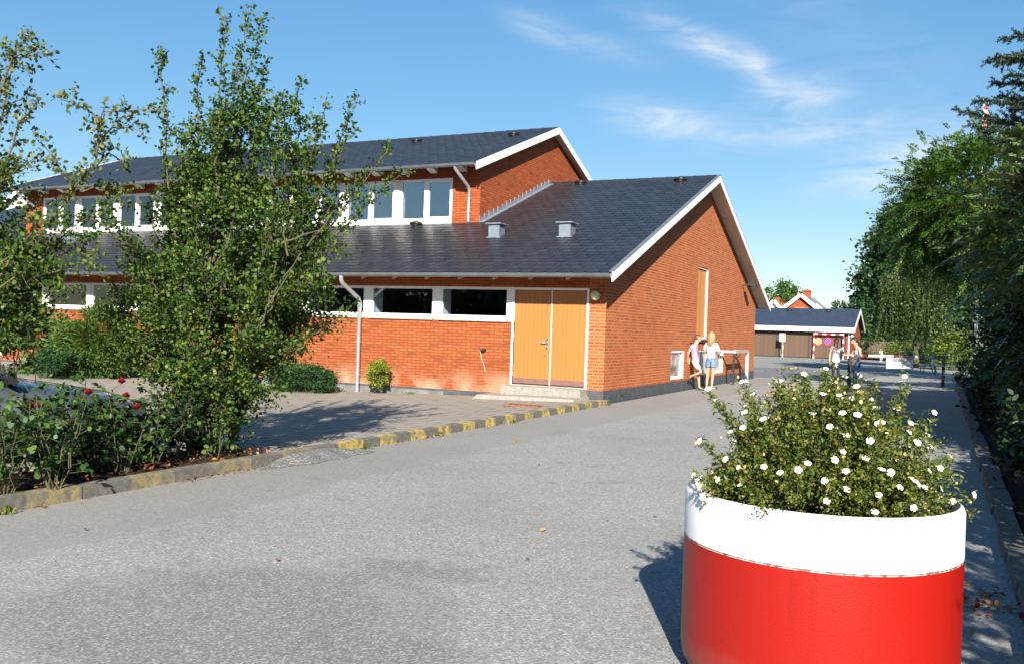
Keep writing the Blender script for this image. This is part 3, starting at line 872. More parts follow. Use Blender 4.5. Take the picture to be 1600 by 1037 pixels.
m = MB(); verge(m, OX + .028, -OY - .05, D / 2, D + OY + .05, zroof, .185, .027)
bb = m.build('bargeboard', M['white'], hall)
m = MB()
for (a, b) in ((-OY - .05, D / 2), (D / 2, D + OY + .05)):
    m.hexa([(OX - .06, a, zroof(a) + .022), (OX + .034, a, zroof(a) + .022), (OX + .034, b, zroof(b) + .022), (OX - .06, b, zroof(b) + .022)],
           [(OX - .06, a, zroof(a) + .034), (OX + .034, a, zroof(a) + .034), (OX + .034, b, zroof(b) + .034), (OX - .06, b, zroof(b) + .034)])
m.build('verge_trim', M['zinc'], bb)
m = MB()
deck(m, .0, OX, -OY, D / 2, zroof, .102, .125); deck(m, 0, OX, D / 2, D + OY, zroof, .102, .125); deck(m, XL, -.001, -OY, -.002, zroof, .102, .118)
m.build('soffit', M['soffit'], hall)
x = -.62
while x > -28:
    m = MB(); m.hexa([(x - .03, -OY + .05, zroof(-OY) - .165), (x + .03, -OY + .05, zroof(-OY) - .165), (x + .03, -.004, zroof(0) - .20), (x - .03, -.004, zroof(0) - .20)],
           [(x - .03, -OY + .05, zroof(-OY + .05) - .12), (x + .03, -OY + .05, zroof(-OY + .05) - .12), (x + .03, -.004, zroof(0) - .12), (x - .03, -.004, zroof(0) - .12)]); m.build('rafter_end', M['soffit'], hall); x -= .86


def gutter(mb, x0, x1, y, z, r):
    n = 10; prof = [(-r * math.cos(math.pi * i / n), -r * math.sin(math.pi * i / n)) for i in range(n + 1)]
    inn = [(p[0] * .88, p[1] * .88) for p in prof]
    vs = [(x0, y + a, z + b) for a, b in prof] + [(x1, y + a, z + b) for a, b in prof] + [(x0, y + a, z + b) for a, b in inn] + [(x1, y + a, z + b) for a, b in inn]
    q = n + 1; fs = []
    for i in range(n): fs += [(i, q + i, q + i + 1, i + 1), (2 * q + i, 2 * q + i + 1, 3 * q + i + 1, 3 * q + i)]
    fs += [(0, 2 * q, 3 * q, q), (n, q + n, 3 * q + n, 2 * q + n)]
    mb.add(vs, fs, 0, True)
    mb.tube([(x0, y - r, z), (x1, y - r, z)], .011, 6)
    mb.add([(x1, y + a, z + b) for a, b in prof], [tuple(range(q))])
    x = x1 - 1.3
    while x > x0: mb.tube([(x, y - r * math.cos(t), z - r * 1.03 * math.sin(t)) for t in np.linspace(0, math.pi, 9)], .008, 5); x -= 2.4


m = MB(); gutter(m, -28, OX - .01, -OY - .095, ZE - .045, .075); gt = m.build('gutter', M['zinc'], hall)
m = MB(); px_, gy = -6.27, -OY - .095
m.tube([(px_, gy, ZE - .1), (px_, gy, ZE - .2), (px_, gy + .05, ZE - .27), (px_ + .01, -.16, ZE - .60), (px_ + .01, -.10, ZE - .70), (px_ + .01, -.10, -.1)], .05, 12)
for z in (.1, .3, 1.1, 1.95): m.tube([(px_ + .01, -.10, z), (px_ + .01, -.10, z + .045)], .058, 12)
m.build('downpipe', M['zincpipe'], hall)

# upper storey
UZT, UZB, UP, UW = 5.674, 4.507, 1.884, 1.735
uw = [(-5.89 - i * UP - UW, -5.89 - i * UP) for i in range(9)]
ZF = 4.38
m = MB(); ul = uw[-1][0]
m.box(-5.89, XU, YU, YU + .3, ZF, zuroof(YU) - .1); m.box(XUL, ul, YU, YU + .3, ZF, zuroof(YU) - .1)
m.box(ul, -5.89, YU, YU + .3, UZT, zuroof(YU) - .1)
ym = D / 2
for (x0, x1) in ((XU - .3, XU), (XUL, XUL + .3)):
    for (a, b) in ((YU + .3, ym), (ym, YUB)):
        m.hexa([(x0, a, 3.4), (x1, a, 3.4), (x1, b, 3.4), (x0, b, 3.4)], [(x0, a, zuroof(a) - .1), (x1, a, zuroof(a) - .1), (x1, b, zuroof(b) - .1), (x0, b, zuroof(b) - .1)])
m.box(XUL + .3, XU - .3, YUB - .3, YUB, 3.4, zuroof(YU) - .1)
m.build('upper_wall', M['brick_up'], hall)
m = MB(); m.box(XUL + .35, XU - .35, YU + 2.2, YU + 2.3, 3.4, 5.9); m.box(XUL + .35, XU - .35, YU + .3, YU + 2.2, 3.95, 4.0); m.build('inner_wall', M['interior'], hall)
m = MB(); m.box(XUL - .02, XU + .012, YU - .03, YU + .3, ZF - .25, ZF - .002); m.box(ul, -5.89, YU - .02, YU + .3, ZF, UZB); m.build('upper_flashing', M['white'], hall)
for i in range(8):
    m = MB(); m.box(uw[i + 1][1], uw[i][0], YU - .035, YU + .3, UZB + .005, UZT); m.build('window_pier', M['offwhite'], hall)
for (a, b) in uw:
    m = MB(); frame(m, a, b, UZB, UZT, .065, YU + .02, YU + .10); c = (a + b) / 2; m.box(c - .055, c + .055, YU + .018, YU + .10, UZB + .065, UZT - .065)
    frame(m, c + .055, b - .065, UZB + .065, UZT - .065, .035, YU + .03, YU + .09)
    fr = m.build('upper_window', M['white'], hall)
    m = MB(); m.box(a + .06, c - .05, YU + .06, YU + .068, UZB + .06, UZT - .06); m.box(c + .05, b - .06, YU + .06, YU + .068, UZB + .06, UZT - .06); m.build('pane', M['glass_up'], fr)
# stepped flashing up the right end wall
m = MB(); y = YU - .02
while y < ym - 2.0 * 0:
    y1 = min(y + .27, ym); zt = zroof(y1) + .03
    m.hexa([(XU, y, zroof(y) - .05), (XU + .02, y, zroof(y) - .05), (XU + .02, y1, zroof(y1) - .05), (XU, y1, zroof(y1) - .05)], [(XU, y, zt + .055), (XU + .02, y, zt + .055), (XU + .02, y1, zt + .02), (XU, y1, zt + .02)])
    y = y1
m.hexa([(XU + .021, YU, zroof(YU) + .0), (XU + .16, YU, zroof(YU) + .0), (XU + .16, ym - .15, zroof(ym - .15)), (XU + .021, ym - .15, zroof(ym - .15))],
       [(XU + .021, YU, zroof(YU) + .022), (XU + .16, YU, zroof(YU) + .018), (XU + .16, ym - .15, zroof(ym - .15) + .018), (XU + .021, ym - .15, zroof(ym - .15) + .022)])
m.build('stepped_flashing', M['lead'], hall)
m = MB()
un = int(math.hypot(ym - YU + UOY, UZR - UZE) / .262) + 1
UXL = -24.3
tiles(m, UXL, XU + UOX, YU - UOY - .04, UZE - .015, USL, un, None, 2)
def zu2(y): return zuroof(y)
deck(m, UXL, XU + UOX - .03, YU - UOY, ym, zu2, .018, .10, 1); deck(m, UXL, XU + UOX - .03, ym, YUB + UOY, zu2, 0, .10, 1)
x = UXL
while x < XU + UOX - .05:
    e = min(x + .42, XU + UOX)
    m.hexa([(x, ym - .13, UZR - .05), (e, ym - .13, UZR - .05), (e, ym, UZR + .02), (x, ym, UZR + .02)], [(x, ym - .13, UZR - .022), (e, ym - .13, UZR - .035), (e, ym, UZR + .035), (x, ym, UZR + .05)], 0)
    m.hexa([(x, ym, UZR + .02), (e, ym, UZR + .02), (e, ym + .13, UZR - .05), (x, ym + .13, UZR - .05)], [(x, ym, UZR + .05), (e, ym, UZR + .035), (e, ym + .13, UZR - .035), (x, ym + .13, UZR - .022)], 0); x = e
uroof = m.build('upper_roof', [M['slate'], M['slate_plain']], hall)
for x in (XU + UOX + .028, UXL - .002):
    m = MB(); verge(m, x, YU - UOY - .05, ym, YUB + UOY + .05, zu2, .19, .027); m.build('bargeboard', M['white'], hall)
m = MB(); deck(m, XU, XU + UOX, YU - UOY, ym, zu2, .102, .125); deck(m, XU, XU + UOX, ym, YUB + UOY, zu2, .102, .125); m.build('soffit', M['soffit'], hall)
m = MB(); gutter(m, UXL, XU + UOX - .01, YU - UOY - .095, UZE - .045, .075); m.build('gutter', M['zinc'], hall)
x = -5.55
while x > -24:
    m = MB(); m.hexa([(x - .11, YU - .30, UZE - .02), (x + .11, YU - .30, UZE - .02), (x + .11, YU - .004, UZE - .12), (x - .11, YU - .004, UZE - .12)],
           [(x - .11, YU - .55, UZE - .06), (x + .11, YU - .55, UZE - .06), (x + .11, YU - .004, UZE + .05), (x - .11, YU - .004, UZE + .05)]); m.build('rafter_end', M['offwhite'], hall); x -= .942
for px_, mv in ((-5.42, .0), (-23.1, .0)):
    m = MB(); gy = YU - UOY - .095
    m.tube([(px_, gy, UZE - .08), (px_, gy + .02, UZE - .16), (px_ + .1, YU - .16, UZE - .55), (px_ + .1, YU - .09, UZE - .62), (px_ + .1, YU - .09, ZF + .06), (px_ + .1, YU - .13, ZF + .02)], .045, 10)
    for z in (ZF + .3, UZE - .9): m.tube([(px_ + .1, YU - .09, z), (px_ + .1, YU - .09, z + .04)], .055, 10)
    m.build('downpipe', M['zincpipe'], hall)
# square cowls and low domed vents on the slopes
for (x, y) in ((-3.75, 2.15), (-1.81, 2.1), (-19.4, 2.2), (-27.2, 2.2)):
    m = MB(); z = zroof(y); m.box(x - .15, x + .15, y - .16, y + .16, z - .1, z + .28); m.box(x - .215, x + .215, y - .22, y + .22, z + .281, z + .31); m.box(x - .2, x + .2, y - .2, y - .16, z - .07, z - .04)
    m.build('roof_cowl', M['lead'], roof)
for (x, y, zf, par) in ((-6.93, 3.42, zroof, roof), (-.66, 7.95, zroof, roof), (-3.9, 8.15, zroof, roof), (-9.6, 7.55, zu2, uroof), (-5.92, 7.4, zu2, uroof), (-13.0, 7.75, zu2, uroof)):
    m = MB(); z = zf(y); m.ball((x, y, z + .05), .17, 16, 0, (1.15, 1, .42)); m.tube([(x, y, z - .02), (x, y, z + .05)], .14, 14); m.build('roof_vent', M['black'], par)

# gutter grate in the paving by the steps
m = MB()
for i in range(7): m.box(-1.0 + i * .1, -.93 + i * .1, -2.72, -2.45, .068, .10)
m.box(-1.02, -.30, -2.74, -2.715, .066, .102); m.box(-1.02, -.30, -2.455, -2.43, .066, .102)
tag(m.build('drain_grate', M['rust']), 'rusty flat drain grate in the paving before the door steps', 'drain')

# white gabled building beyond the left end of the hall
def on_y(px, py, y):
    d = ray(px, py); return CAM + d * ((y - CAM.y) / d.y)


NY = 24.0
p = on_y(5, 325, NY); q = on_y(44, 290, NY); hw = q.x - p.x
nb = thing('gabled_house', 'white gabled house with dark roof seen past the far left end of the hall', 'house', (q.x, NY, -.2))
m = MB()
m.add([(q.x - hw + .2, NY, -.2), (q.x + hw - .2, NY, -.2), (q.x + hw - .2, NY, p.z), (q.x, NY, q.z - .1), (q.x - hw + .2, NY, p.z),
       (q.x - hw + .2, NY + 9, -.2), (q.x + hw - .2, NY + 9, -.2), (q.x + hw - .2, NY + 9, p.z), (q.x, NY + 9, q.z - .1), (q.x - hw + .2, NY + 9, p.z)],
      [(0, 1, 2, 3, 4), (9, 8, 7, 6, 5), (0, 5, 6, 1), (1, 6, 7, 2), (4, 9, 5, 0)])
m.build('wall', M['offwhite'], nb)
m = MB()
for sg in (-1, 1):
    m.hexa([(q.x, NY - .3, q.z - .05), (q.x, NY + 9.3, q.z - .05), (q.x + sg * (hw + .3), NY + 9.3, p.z - .3), (q.x + sg * (hw + .3), NY - .3, p.z - .3)][::sg],
           [(q.x, NY - .3, q.z + .08), (q.x, NY + 9.3, q.z + .08), (q.x + sg * (hw + .3), NY + 9.3, p.z - .17), (q.x + sg * (hw + .3), NY - .3, p.z - .17)][::sg])
m.build('roof', M['slate_plain'], nb)
for sg in (-1, 1):
    m = MB(); m.bar((q.x + sg * .02, NY - .33, q.z - .02), (q.x + sg * (hw + .32), NY - .33, p.z - .24), .05, .26); m.build('bargeboard', M['white'], nb)
m = MB(); m.box(q.x - 16, q.x - hw - .8, NY + 2, NY + 8, -.2, p.z - .6); wing = m.build('side_wing', M['offwhite'], nb)
m = MB(); m.hexa([(q.x - 16, NY + 1.6, p.z - .8), (q.x - hw - .5, NY + 1.6, p.z - .8), (q.x - hw - .5, NY + 5, p.z + .25), (q.x - 16, NY + 5, p.z + .25)],
                 [(q.x - 16, NY + 1.6, p.z - .65), (q.x - hw - .5, NY + 1.6, p.z - .65), (q.x - hw - .5, NY + 5, p.z + .4), (q.x - 16, NY + 5, p.z + .4)])
m.build('roof', M['slate_plain'], wing)

# ================================================================== BACKGROUND BUILDINGS
GY = 63.0
gar = thing('garage_block', 'low garage block with brown board doors, white fascia and dark roof across the playground', 'garage', (-12, GY, 0))
gx0, gx1 = -34., -.65
ez, rz_, gd = 2.62, 4.35, 9.6


def gz(y):
    t = (y - (GY - .5)) / (gd / 2 + .5)
    return ez + (rz_ - ez) * (t if t < 1 else 2 - t)


m = MB(); m.hexa([(gx0, GY - .5, gz(GY - .5) - .02), (gx1 + .35, GY - .5, gz(GY - .5) - .02), (gx1 + .35, GY + gd / 2, rz_ - .02), (gx0, GY + gd / 2, rz_ - .02)],
                 [(gx0, GY - .5, gz(GY - .5) + .06), (gx1 + .35, GY - .5, gz(GY - .5) + .06), (gx1 + .35, GY + gd / 2, rz_ + .06), (gx0, GY + gd / 2, rz_ + .06)])
m.hexa([(gx0, GY + gd / 2, rz_ - .02), (gx1 + .35, GY + gd / 2, rz_ - .02), (gx1 + .35, GY + gd + .5, ez - .02), (gx0, GY + gd + .5, ez - .02)],
       [(gx0, GY + gd / 2, rz_ + .06), (gx1 + .35, GY + gd / 2, rz_ + .06), (gx1 + .35, GY + gd + .5, ez + .06), (gx0, GY + gd + .5, ez + .06)])
groof = m.build('roof', M['slate_plain'], gar)
for px in (1235.5, 1299):
    b = at(px, 487.5, 83); m = MB(); m.ball((b.x, GY + 4.0, gz(GY + 4.0) + .1), .26, 12, 0, (1, 1, .5)); m.tube([(b.x, GY + 4, gz(GY + 4) - .1), (b.x, GY + 4, gz(GY + 4) + .12)], .2, 10); m.build('roof_vent', M['black'], groof)
m = MB(); m.box(gx0, gx1 + .35, GY - .56, GY - .52, ez - .34, ez + .05)
m.build('fascia', M['white'], gar)
m = MB()
for (a, b) in ((GY - .56, GY + gd / 2), (GY + gd / 2, GY + gd + .56)):
    m.hexa([(gx1 + .352, a, gz(a) - .28), (gx1 + .40, a, gz(a) - .28), (gx1 + .40, b, gz(b) - .28), (gx1 + .352, b, gz(b) - .28)], [(gx1 + .352, a, gz(a) + .08), (gx1 + .40, a, gz(a) + .08), (gx1 + .40, b, gz(b) + .08), (gx1 + .352, b, gz(b) + .08)])
m.build('bargeboard', M['offwhite'], gar)
m = MB()
m.hexa([(gx1 - .3, GY, 0), (gx1, GY, 0), (gx1, GY + gd / 2, 0), (gx1 - .3, GY + gd / 2, 0)], [(gx1 - .3, GY, gz(GY) - .05), (gx1, GY, gz(GY) - .05), (gx1, GY + gd / 2, rz_ - .05), (gx1 - .3, GY + gd / 2, rz_ - .05)])
m.hexa([(gx1 - .3, GY + gd / 2, 0), (gx1, GY + gd / 2, 0), (gx1, GY + gd, 0), (gx1 - .3, GY + gd, 0)], [(gx1 - .3, GY + gd / 2, rz_ - .05), (gx1, GY + gd / 2, rz_ - .05), (gx1, GY + gd, gz(GY + gd) - .05), (gx1 - .3, GY + gd, gz(GY + gd) - .05)])
m.box(gx0, gx1 - .3, GY + gd - .3, GY + gd, 0, gz(GY + gd) - .05); m.box(gx0, gx1 - .3, GY + .25, GY + .3, 2.12, gz(GY) - .05)
m.build('wall', M['brick_far'], gar)
m = MB(); m.box(gx0, gx1 - .3, GY - .02, GY + .2, 2.10, 2.5); m.build('lintel', M['dkhouse'], gar)
gdx = [-3.0, -4.75, -7.2, -8.9, -11.4, -13.9, -16.4]
gdx = [gx1 - .7, gx1 - 3.35, gx1 - 6.05, gx1 - 8.9, gx1 - 11.6, gx1 - 14.3]
for a, b in zip(gdx[1:], gdx[:-1]):
    m = MB(); m.box(a + .05, b - .05, GY + .03, GY + .09, .06, 2.10); m.build('garage_door', M['garage_wood'], gar)
for x in gdx:
    m = MB(); m.box(x - .05, x + .05, GY - .01, GY + .1, 0, 2.10); m.build('door_post', M['dkhouse'], gar)
m = MB(); m.box(gdx[0] + .05, gx1 - .3, GY + .0, GY + .1, 0, 2.10)
m.build('end_panel', M['dkhouse'], gar)
m = MB(); m.tube([(gx1 - .12, GY - .06, .05), (gx1 - .12, GY - .06, ez - .35)], .06, 8); m.build('downpipe', M['white'], gar)
m = MB(); m.ball((gx1 + .12, GY - .1, 1.98), .12, 10); m.build('lamp', M['white'], gar)


# round signs on the last door, the faded disc beside it
def gpt(px, py, y):
    return on_y(px, py, y)


c = gpt(1293.5, 533, GY - .03)
sg = thing('no_parking_sign', 'round blue no-parking sign with red rim on the brown garage door', 'sign', (c.x, GY + .025, c.z))
m = MB(); m.disc((c.x, GY + .022, c.z), .36, (0, -1, 0), .03); m.build('rim', M['sign_red'], sg)
m = MB(); m.disc((c.x, GY - .009, c.z), .25, (0, -1, 0), .006); m.build('field', M['sign_blue'], sg)
m = MB(); m.bar((c.x - .18, GY - .02, c.z + .18), (c.x + .18, GY - .02, c.z - .18), .006, .09, 0, (1, 0, 1)); m.build('slash', M['sign_red'], sg)
c = gpt(1278.5, 533, GY - .03); m = MB(); m.disc((c.x, GY + .022, c.z), .31, (0, -1, 0), .02)
tag(m.build('faded_disc', M['faded_disc']), 'faded plain tan disc left of the no-parking sign on the garage door', 'disc')
# striped goal frame standing against the garage doors
a = gpt(1271, 555.5, GY - .35); b = gpt(1317, 558, GY - .35); h = gpt(1271.5, 522, GY - .35).z
goal = thing('goal_frame', 'small red and white striped goal frame standing against the garage doors', 'goal', (a.x, GY - .35, 0))


def striped(name, p, q, n, w, start, par, mats):
    m = MB(); p, q = Vector(p), Vector(q)
    for i in range(n): m.bar(p.lerp(q, i / n), p.lerp(q, (i + 1) / n), w, w, (i + start) % 2, (0, 1, 0))
    return m.build(name, mats, par)


rw = [M['white'], M['sign_red']]
striped('post', (a.x, GY - .35, 0), (a.x, GY - .35, h), 6, .085, 0, goal, rw); striped('post', (b.x, GY - .35, 0), (b.x, GY - .35, h), 6, .085, 0, goal, rw)
striped('crossbar', (a.x - .04, GY - .35, h + .04), (b.x + .04, GY - .35, h + .04), 7, .085, 0, goal, rw)
# parking sign on a post
c = gpt(1222.5, 527, GY - 1.0); b = gpt(1224, 557, GY - 1.0)
ps = thing('parking_sign', 'white parking board with dark car symbol on a striped post by the garages', 'sign', (c.x, GY - 1.0, 0))
striped('post', (c.x + .05, GY - .96, 0), (c.x + .05, GY - .96, c.z), 5, .07, 0, ps, [M['white'], M['faded_disc']])
m = MB(); w2, h2 = .235, .345; y_ = GY - 1.03
m.box(c.x - w2, c.x + w2, y_, y_ + .03, c.z - h2, c.z + h2); m.build('board', M['sign_white'], ps)
m = MB(); y2 = y_ - .006
m.box(c.x - .15, c.x + .15, y2, y_ - .002, c.z + .10, c.z + .20); m.hexa([(c.x - .13, y2, c.z + .20), (c.x + .13, y2, c.z + .20), (c.x + .13, y_ - .002, c.z + .20), (c.x - .13, y_ - .002, c.z + .20)], [(c.x - .10, y2, c.z + .28), (c.x + .10, y2, c.z + .28), (c.x + .10, y_ - .002, c.z + .28), (c.x - .10, y_ - .002, c.z + .28)])
m.box(c.x - .14, c.x - .09, y2, y_ - .002, c.z + .05, c.z + .10); m.box(c.x + .09, c.x + .14, y2, y_ - .002, c.z + .05, c.z + .10)
for z, w_ in ((-.06, .09), (-.11, .06)): m.box(c.x - w_, c.x + w_, y2, y_ - .002, c.z + z - .015, c.z + z + .015)
m.build('symbol', M['sign_text'], ps)


# houses beyond
def gable_house(name, label, Y, apex, le, re, depth, wallm, roofm, chim, back=None, win=None):
    ap, l_, r_ = on_y(*apex, Y), on_y(*le, Y), on_y(*re, Y)
    sl_ = (ap.z - r_.z) / (r_.x - ap.x); hw = 4.6; ze = ap.z - sl_ * hw
    h = thing(name, label, 'house', (ap.x, Y, -.2)); x = ap.x
    m = MB(); V = []
    for y in (Y, Y + depth): V += [(x - hw + .3, y, -.2), (x + hw - .3, y, -.2), (x + hw - .3, y, ze), (x, y, ap.z - .25), (x - hw + .3, y, ze)]
    m.add(V, [(0, 1, 2, 3, 4), (9, 8, 7, 6, 5), (0, 5, 6, 1), (1, 6, 7, 2), (4, 9, 5, 0)]); m.build('wall', wallm, h)
    m = MB()
    for sg in (-1, 1): m.hexa([(x, Y - .4, ap.z - .12), (x, Y + depth + .4, ap.z - .12), (x + sg * (hw + .3), Y + depth + .4, ze - sl_ * .3 - .1), (x + sg * (hw + .3), Y - .4, ze - sl_ * .3 - .1)][::sg],
                              [(x, Y - .4, ap.z + .05), (x, Y + depth + .4, ap.z + .05), (x + sg * (hw + .3), Y + depth + .4, ze - sl_ * .3 + .07), (x + sg * (hw + .3), Y - .4, ze - sl_ * .3 + .07)][::sg])
    rf = m.build('roof', roofm, h)
    for sg in (-1, 1):
        m = MB(); m.bar((x + sg * .03, Y - .44, ap.z - .1), (x + sg * (hw + .32), Y - .44, ze - sl_ * .3 - .1), .06, .42); m.build('bargeboard', M['white'], h)
    m = MB(); cx, cy, cw, ch = chim; m.box(x + cx - cw, x + cx + cw, Y + cy, Y + cy + .8, ap.z - .9, ap.z + ch); m.box(x + cx - cw - .06, x + cx + cw + .06, Y + cy - .06, Y + cy + .86, ap.z + ch - .22, ap.z + ch - .1); m.build('chimney', M['brick_far'], rf)
    return h, ap, sl_


h, ap, s_ = gable_house('brick_house', 'red brick house with white bargeboards, grey roof and chimney behind the garages', 96, (1252, 460), (1220, 485), (1282, 485), 12, M['brick_far'], M['greyroof'], (.5, 1.2, .36, .62))
m = MB(); m.box(ap.x - .75, ap.x + .45, 95.96, 95.995, ap.z - 2.5, ap.z - 1.55); m.build('gable_hatch', M['redtile'], h)
rf = [o for o in h.children if o.name.startswith('roof')][0]
m = MB(); b = Vector((ap.x + 1.6, 99.5, ap.z - 1.6 * s_)); m.hexa([(b.x - .2, b.y - .5, b.z - .0), (b.x + .5, b.y - .5, b.z - .55), (b.x + .5, b.y + .5, b.z - .55), (b.x - .2, b.y + .5, b.z)], [(b.x - .2, b.y - .5, b.z + .35), (b.x + .5, b.y - .5, b.z - .2), (b.x + .5, b.y + .5, b.z - .2), (b.x - .2, b.y + .5, b.z + .35)]); m.build('roof_window', M['white'], rf)
h, ap, s_ = gable_house('tiled_house', 'house with an orange tiled roof and small chimney behind the left end of the garages', 104, (1210, 469), (1197, 484), (1226, 488), 14, M['offwhite'], M['redtile'], (.3, .5, .3, .35))
m = MB(); c = on_y(1212, 470, 107); m.box(c.x - 9, c.x - .5, 107, 113, -.2, c.z - 1.6); w_ = m.build('side_wing', M['brick_far'], h)
m = MB(); m.hexa([(c.x - 9, 106.5, c.z - 1.9), (c.x + 4.6, 106.5, c.z - 1.9), (c.x + 4.6, 110, c.z - .1), (c.x - 9, 110, c.z - .1)], [(c.x - 9, 106.5, c.z - 1.7), (c.x + 4.6, 106.5, c.z - 1.7), (c.x + 4.6, 110, c.z + .1), (c.x - 9, 110, c.z + .1)]); m.build('roof', M['redtile'], w_)
# dark shed with a low roof and board fence right of the garages
c = at(1376, 502, 92); hs_ = thing('dark_shed', 'dark timber shed with a low roof under the trees right of the garages', 'shed', (c.x + 2, c.y, -.2))
m = MB(); m.box(c.x - 1.6, c.x + 7, c.y, c.y + 6, -.2, 2.4); m.build('wall', M['dkhouse'], hs_)
m = MB(); l_ = at(1345, 524, 92)
m.hexa([(l_.x, c.y - .4, l_.z), (c.x, c.y - .4, c.z), (c.x, c.y + 6.4, c.z), (l_.x, c.y + 6.4, l_.z)], [(l_.x, c.y - .4, l_.z + .2), (c.x, c.y - .4, c.z + .2), (c.x, c.y + 6.4, c.z + .2), (l_.x, c.y + 6.4, l_.z + .2)])
m.hexa([(c.x, c.y - .4, c.z), (c.x + 9, c.y - .4, c.z - 2.2), (c.x + 9, c.y + 6.4, c.z - 2.2), (c.x, c.y + 6.4, c.z)], [(c.x, c.y - .4, c.z + .2), (c.x + 9, c.y - .4, c.z - 2.0), (c.x + 9, c.y + 6.4, c.z - 2.0), (c.x, c.y + 6.4, c.z + .2)])
m.build('roof', M['greyroof'], hs_)
m = MB(); w_ = at(1363, 527, 91.5); m.box(w_.x - .55, w_.x + .55, c.y - .03, c.y - .005, w_.z - .35, w_.z + .05); wi = m.build('window', M['carglass'], hs_)
m = MB(); frame(m, w_.x - .6, w_.x + .6, w_.z - .4, w_.z + .1, .05, c.y - .05, c.y - .032); m.build('frame', M['offwhite'], wi)
f0, f1 = at(1344, 553, 86), at(1400, 553, 86)
fe = thing('board_fence', 'brown vertical board fence right of the garage block', 'fence', (f0.x, f0.y, 0)); m = MB()
n_ = 44
for i in range(n_):
    x = f0.x + (f1.x + 3 - f0.x) * i / n_; y = f0.y + .8; w_ = (f1.x + 3 - f0.x) / n_
    m.box(x, x + w_ * .9, y, y + .025, .03, 1.62 + .02 * (i % 3))
m.build('boards', M['fence_wood'], fe)
for i in range(0, n_ + 1, 8):
    x = f0.x + (f1.x + 3 - f0.x) * i / n_; m = MB(); m.box(x - .05, x + .05, f0.y + .875, f0.y + .95, 0, 1.7); m.build('post', M['fence_wood'], fe)
m = MB()
for z in (.4, 1.3): m.box(f0.x, f1.x + 3, f0.y + .826, f0.y + .87, z, z + .08)
m.build('rails', M['fence_wood'], fe)

# ================================================================== STREET FURNITURE
# barrier boom with its notice board
P0, P1 = Vector((3.85, 12.09, 0)), Vector((6.52, 17.64, 0)); bd = (P1 - P0).normalized(); bn = Vector((bd.y, -bd.x, 0))
br = thing('barrier', 'red and white road barrier boom on two dark posts across the drive', 'barrier', P0)
for p in (P0, P1):
    m = MB(); m.box(p.x - .055, p.x + .055, p.y - .055, p.y + .055, 0, .98); m.box(p.x - .04, p.x + .04, p.y - .04, p.y + .04, .98, 1.12); m.build('post', M['darksteel'], br)
m = MB(); q0, q1 = P0 + Vector((0, 0, 1.08)) + bd * .12, P1 + Vector((0, 0, 1.06)) - bd * .75
for a, b, k_ in ((0, .10, 0), (.10, .17, 1), (.17, .47, 0), (.47, .54, 1), (.54, .80, 0), (.80, .87, 1), (.87, 1, 0)): m.bar(q0.lerp(q1, a), q0.lerp(q1, b), .075, .075, k_)
m.build('boom', [M['boom_white'], M['boom_red']], br)
m = MB(); q = P1 + Vector((0, 0, 1.06)); m.bar(q - bd * .75, q + bd * .25, .11, .12); m.build('boom_hinge', M['darksteel'], br)
nb_ = thing('notice_board', 'white notice board with lines of writing hanging from the barrier boom', 'notice', P0 + bd * 2.8)
s0, s1 = P0 + bd * 2.08 + bn * .06, P0 + bd * 3.86 + bn * .06
m = MB(); m.bar(Vector((s0.x, s0.y, .845)), Vector((s1.x, s1.y, .845)), .02, .36); m.build('board', M['sign_white'], nb_)
m = MB()
m.bar(Vector((s0.x, s0.y, 1.035)), Vector((s1.x, s1.y, 1.035)), .03, .02); m.bar(Vector((s0.x, s0.y, .655)), Vector((s1.x, s1.y, .655)), .03, .02, 1)
for p, mm in ((s0, 1), (s1, 0)): m.bar(Vector((p.x, p.y, .655)), Vector((p.x, p.y, 1.04)), .03, .03, mm, (1, 0, 0))
m.build('border', [M['boom_red'], M['darksteel']], nb_)
rg = np.random.default_rng(12); m = MB()
for row, (z, a, b) in enumerate(((.985, .05, .95), (.925, .05, .92), (.84, .3, .7), (.775, .1, .9), (.71, .3, .68))):
    x = a
    while x < b:
        w = min(.03 + .09 * rg.random(), b - x)
        if w > .015:
            for k_ in range(max(1, int(w / .014))):
                xx = x + k_ * .014; hh = .008 + .009 * rg.random()
                m.bar(Vector((*(s0 + (s1 - s0) * xx + bn * .014).xy, z - hh)), Vector((*(s0 + (s1 - s0) * xx + bn * .014).xy, z + hh)), .012, .004, 0, bn)
        x += w + .02
m.build('lettering', M['sign_text'], nb_)

# steel guard rail at the basement windows
rl = thing('guard_rail', 'grey steel guard rail with dark diagonal braces at the basement windows', 'railing', (.4, 12.2, 0))
RX, ya, yb = .42, 11.15, 13.35
m = MB(); m.bar((RX, ya, 1.06), (RX, yb + .06, 1.06), .09, .09); m.bar((.0, yb, 1.06), (RX, yb, 1.06), .07, .07); m.bar((.0, ya, 1.06), (RX, ya, 1.06), .07, .07); m.build('top_rail', M['galv'], rl)
m = MB(); m.box(RX - .05, RX + .05, yb - .05, yb + .07, 0, 1.01); m.box(RX - .09, RX + .09, yb - .1, yb + .1, 0, .02); m.build('post', M['galv'], rl)
m = MB(); m.box(RX - .03, RX + .03, ya - .03, ya + .03, 0, 1.01); m.build('post', M['darksteel'], rl)
m = MB(); m.tube([(RX, ya + .05, .95), (RX, yb - .1, .22), (RX, yb - .03, .12)], .018, 6); m.tube([(RX, ya + .9, .98), (RX, ya + .5, .72), (RX, ya + .9, .55), (RX, yb - .12, .1)], .014, 6); m.build('braces', M['darksteel'], rl)

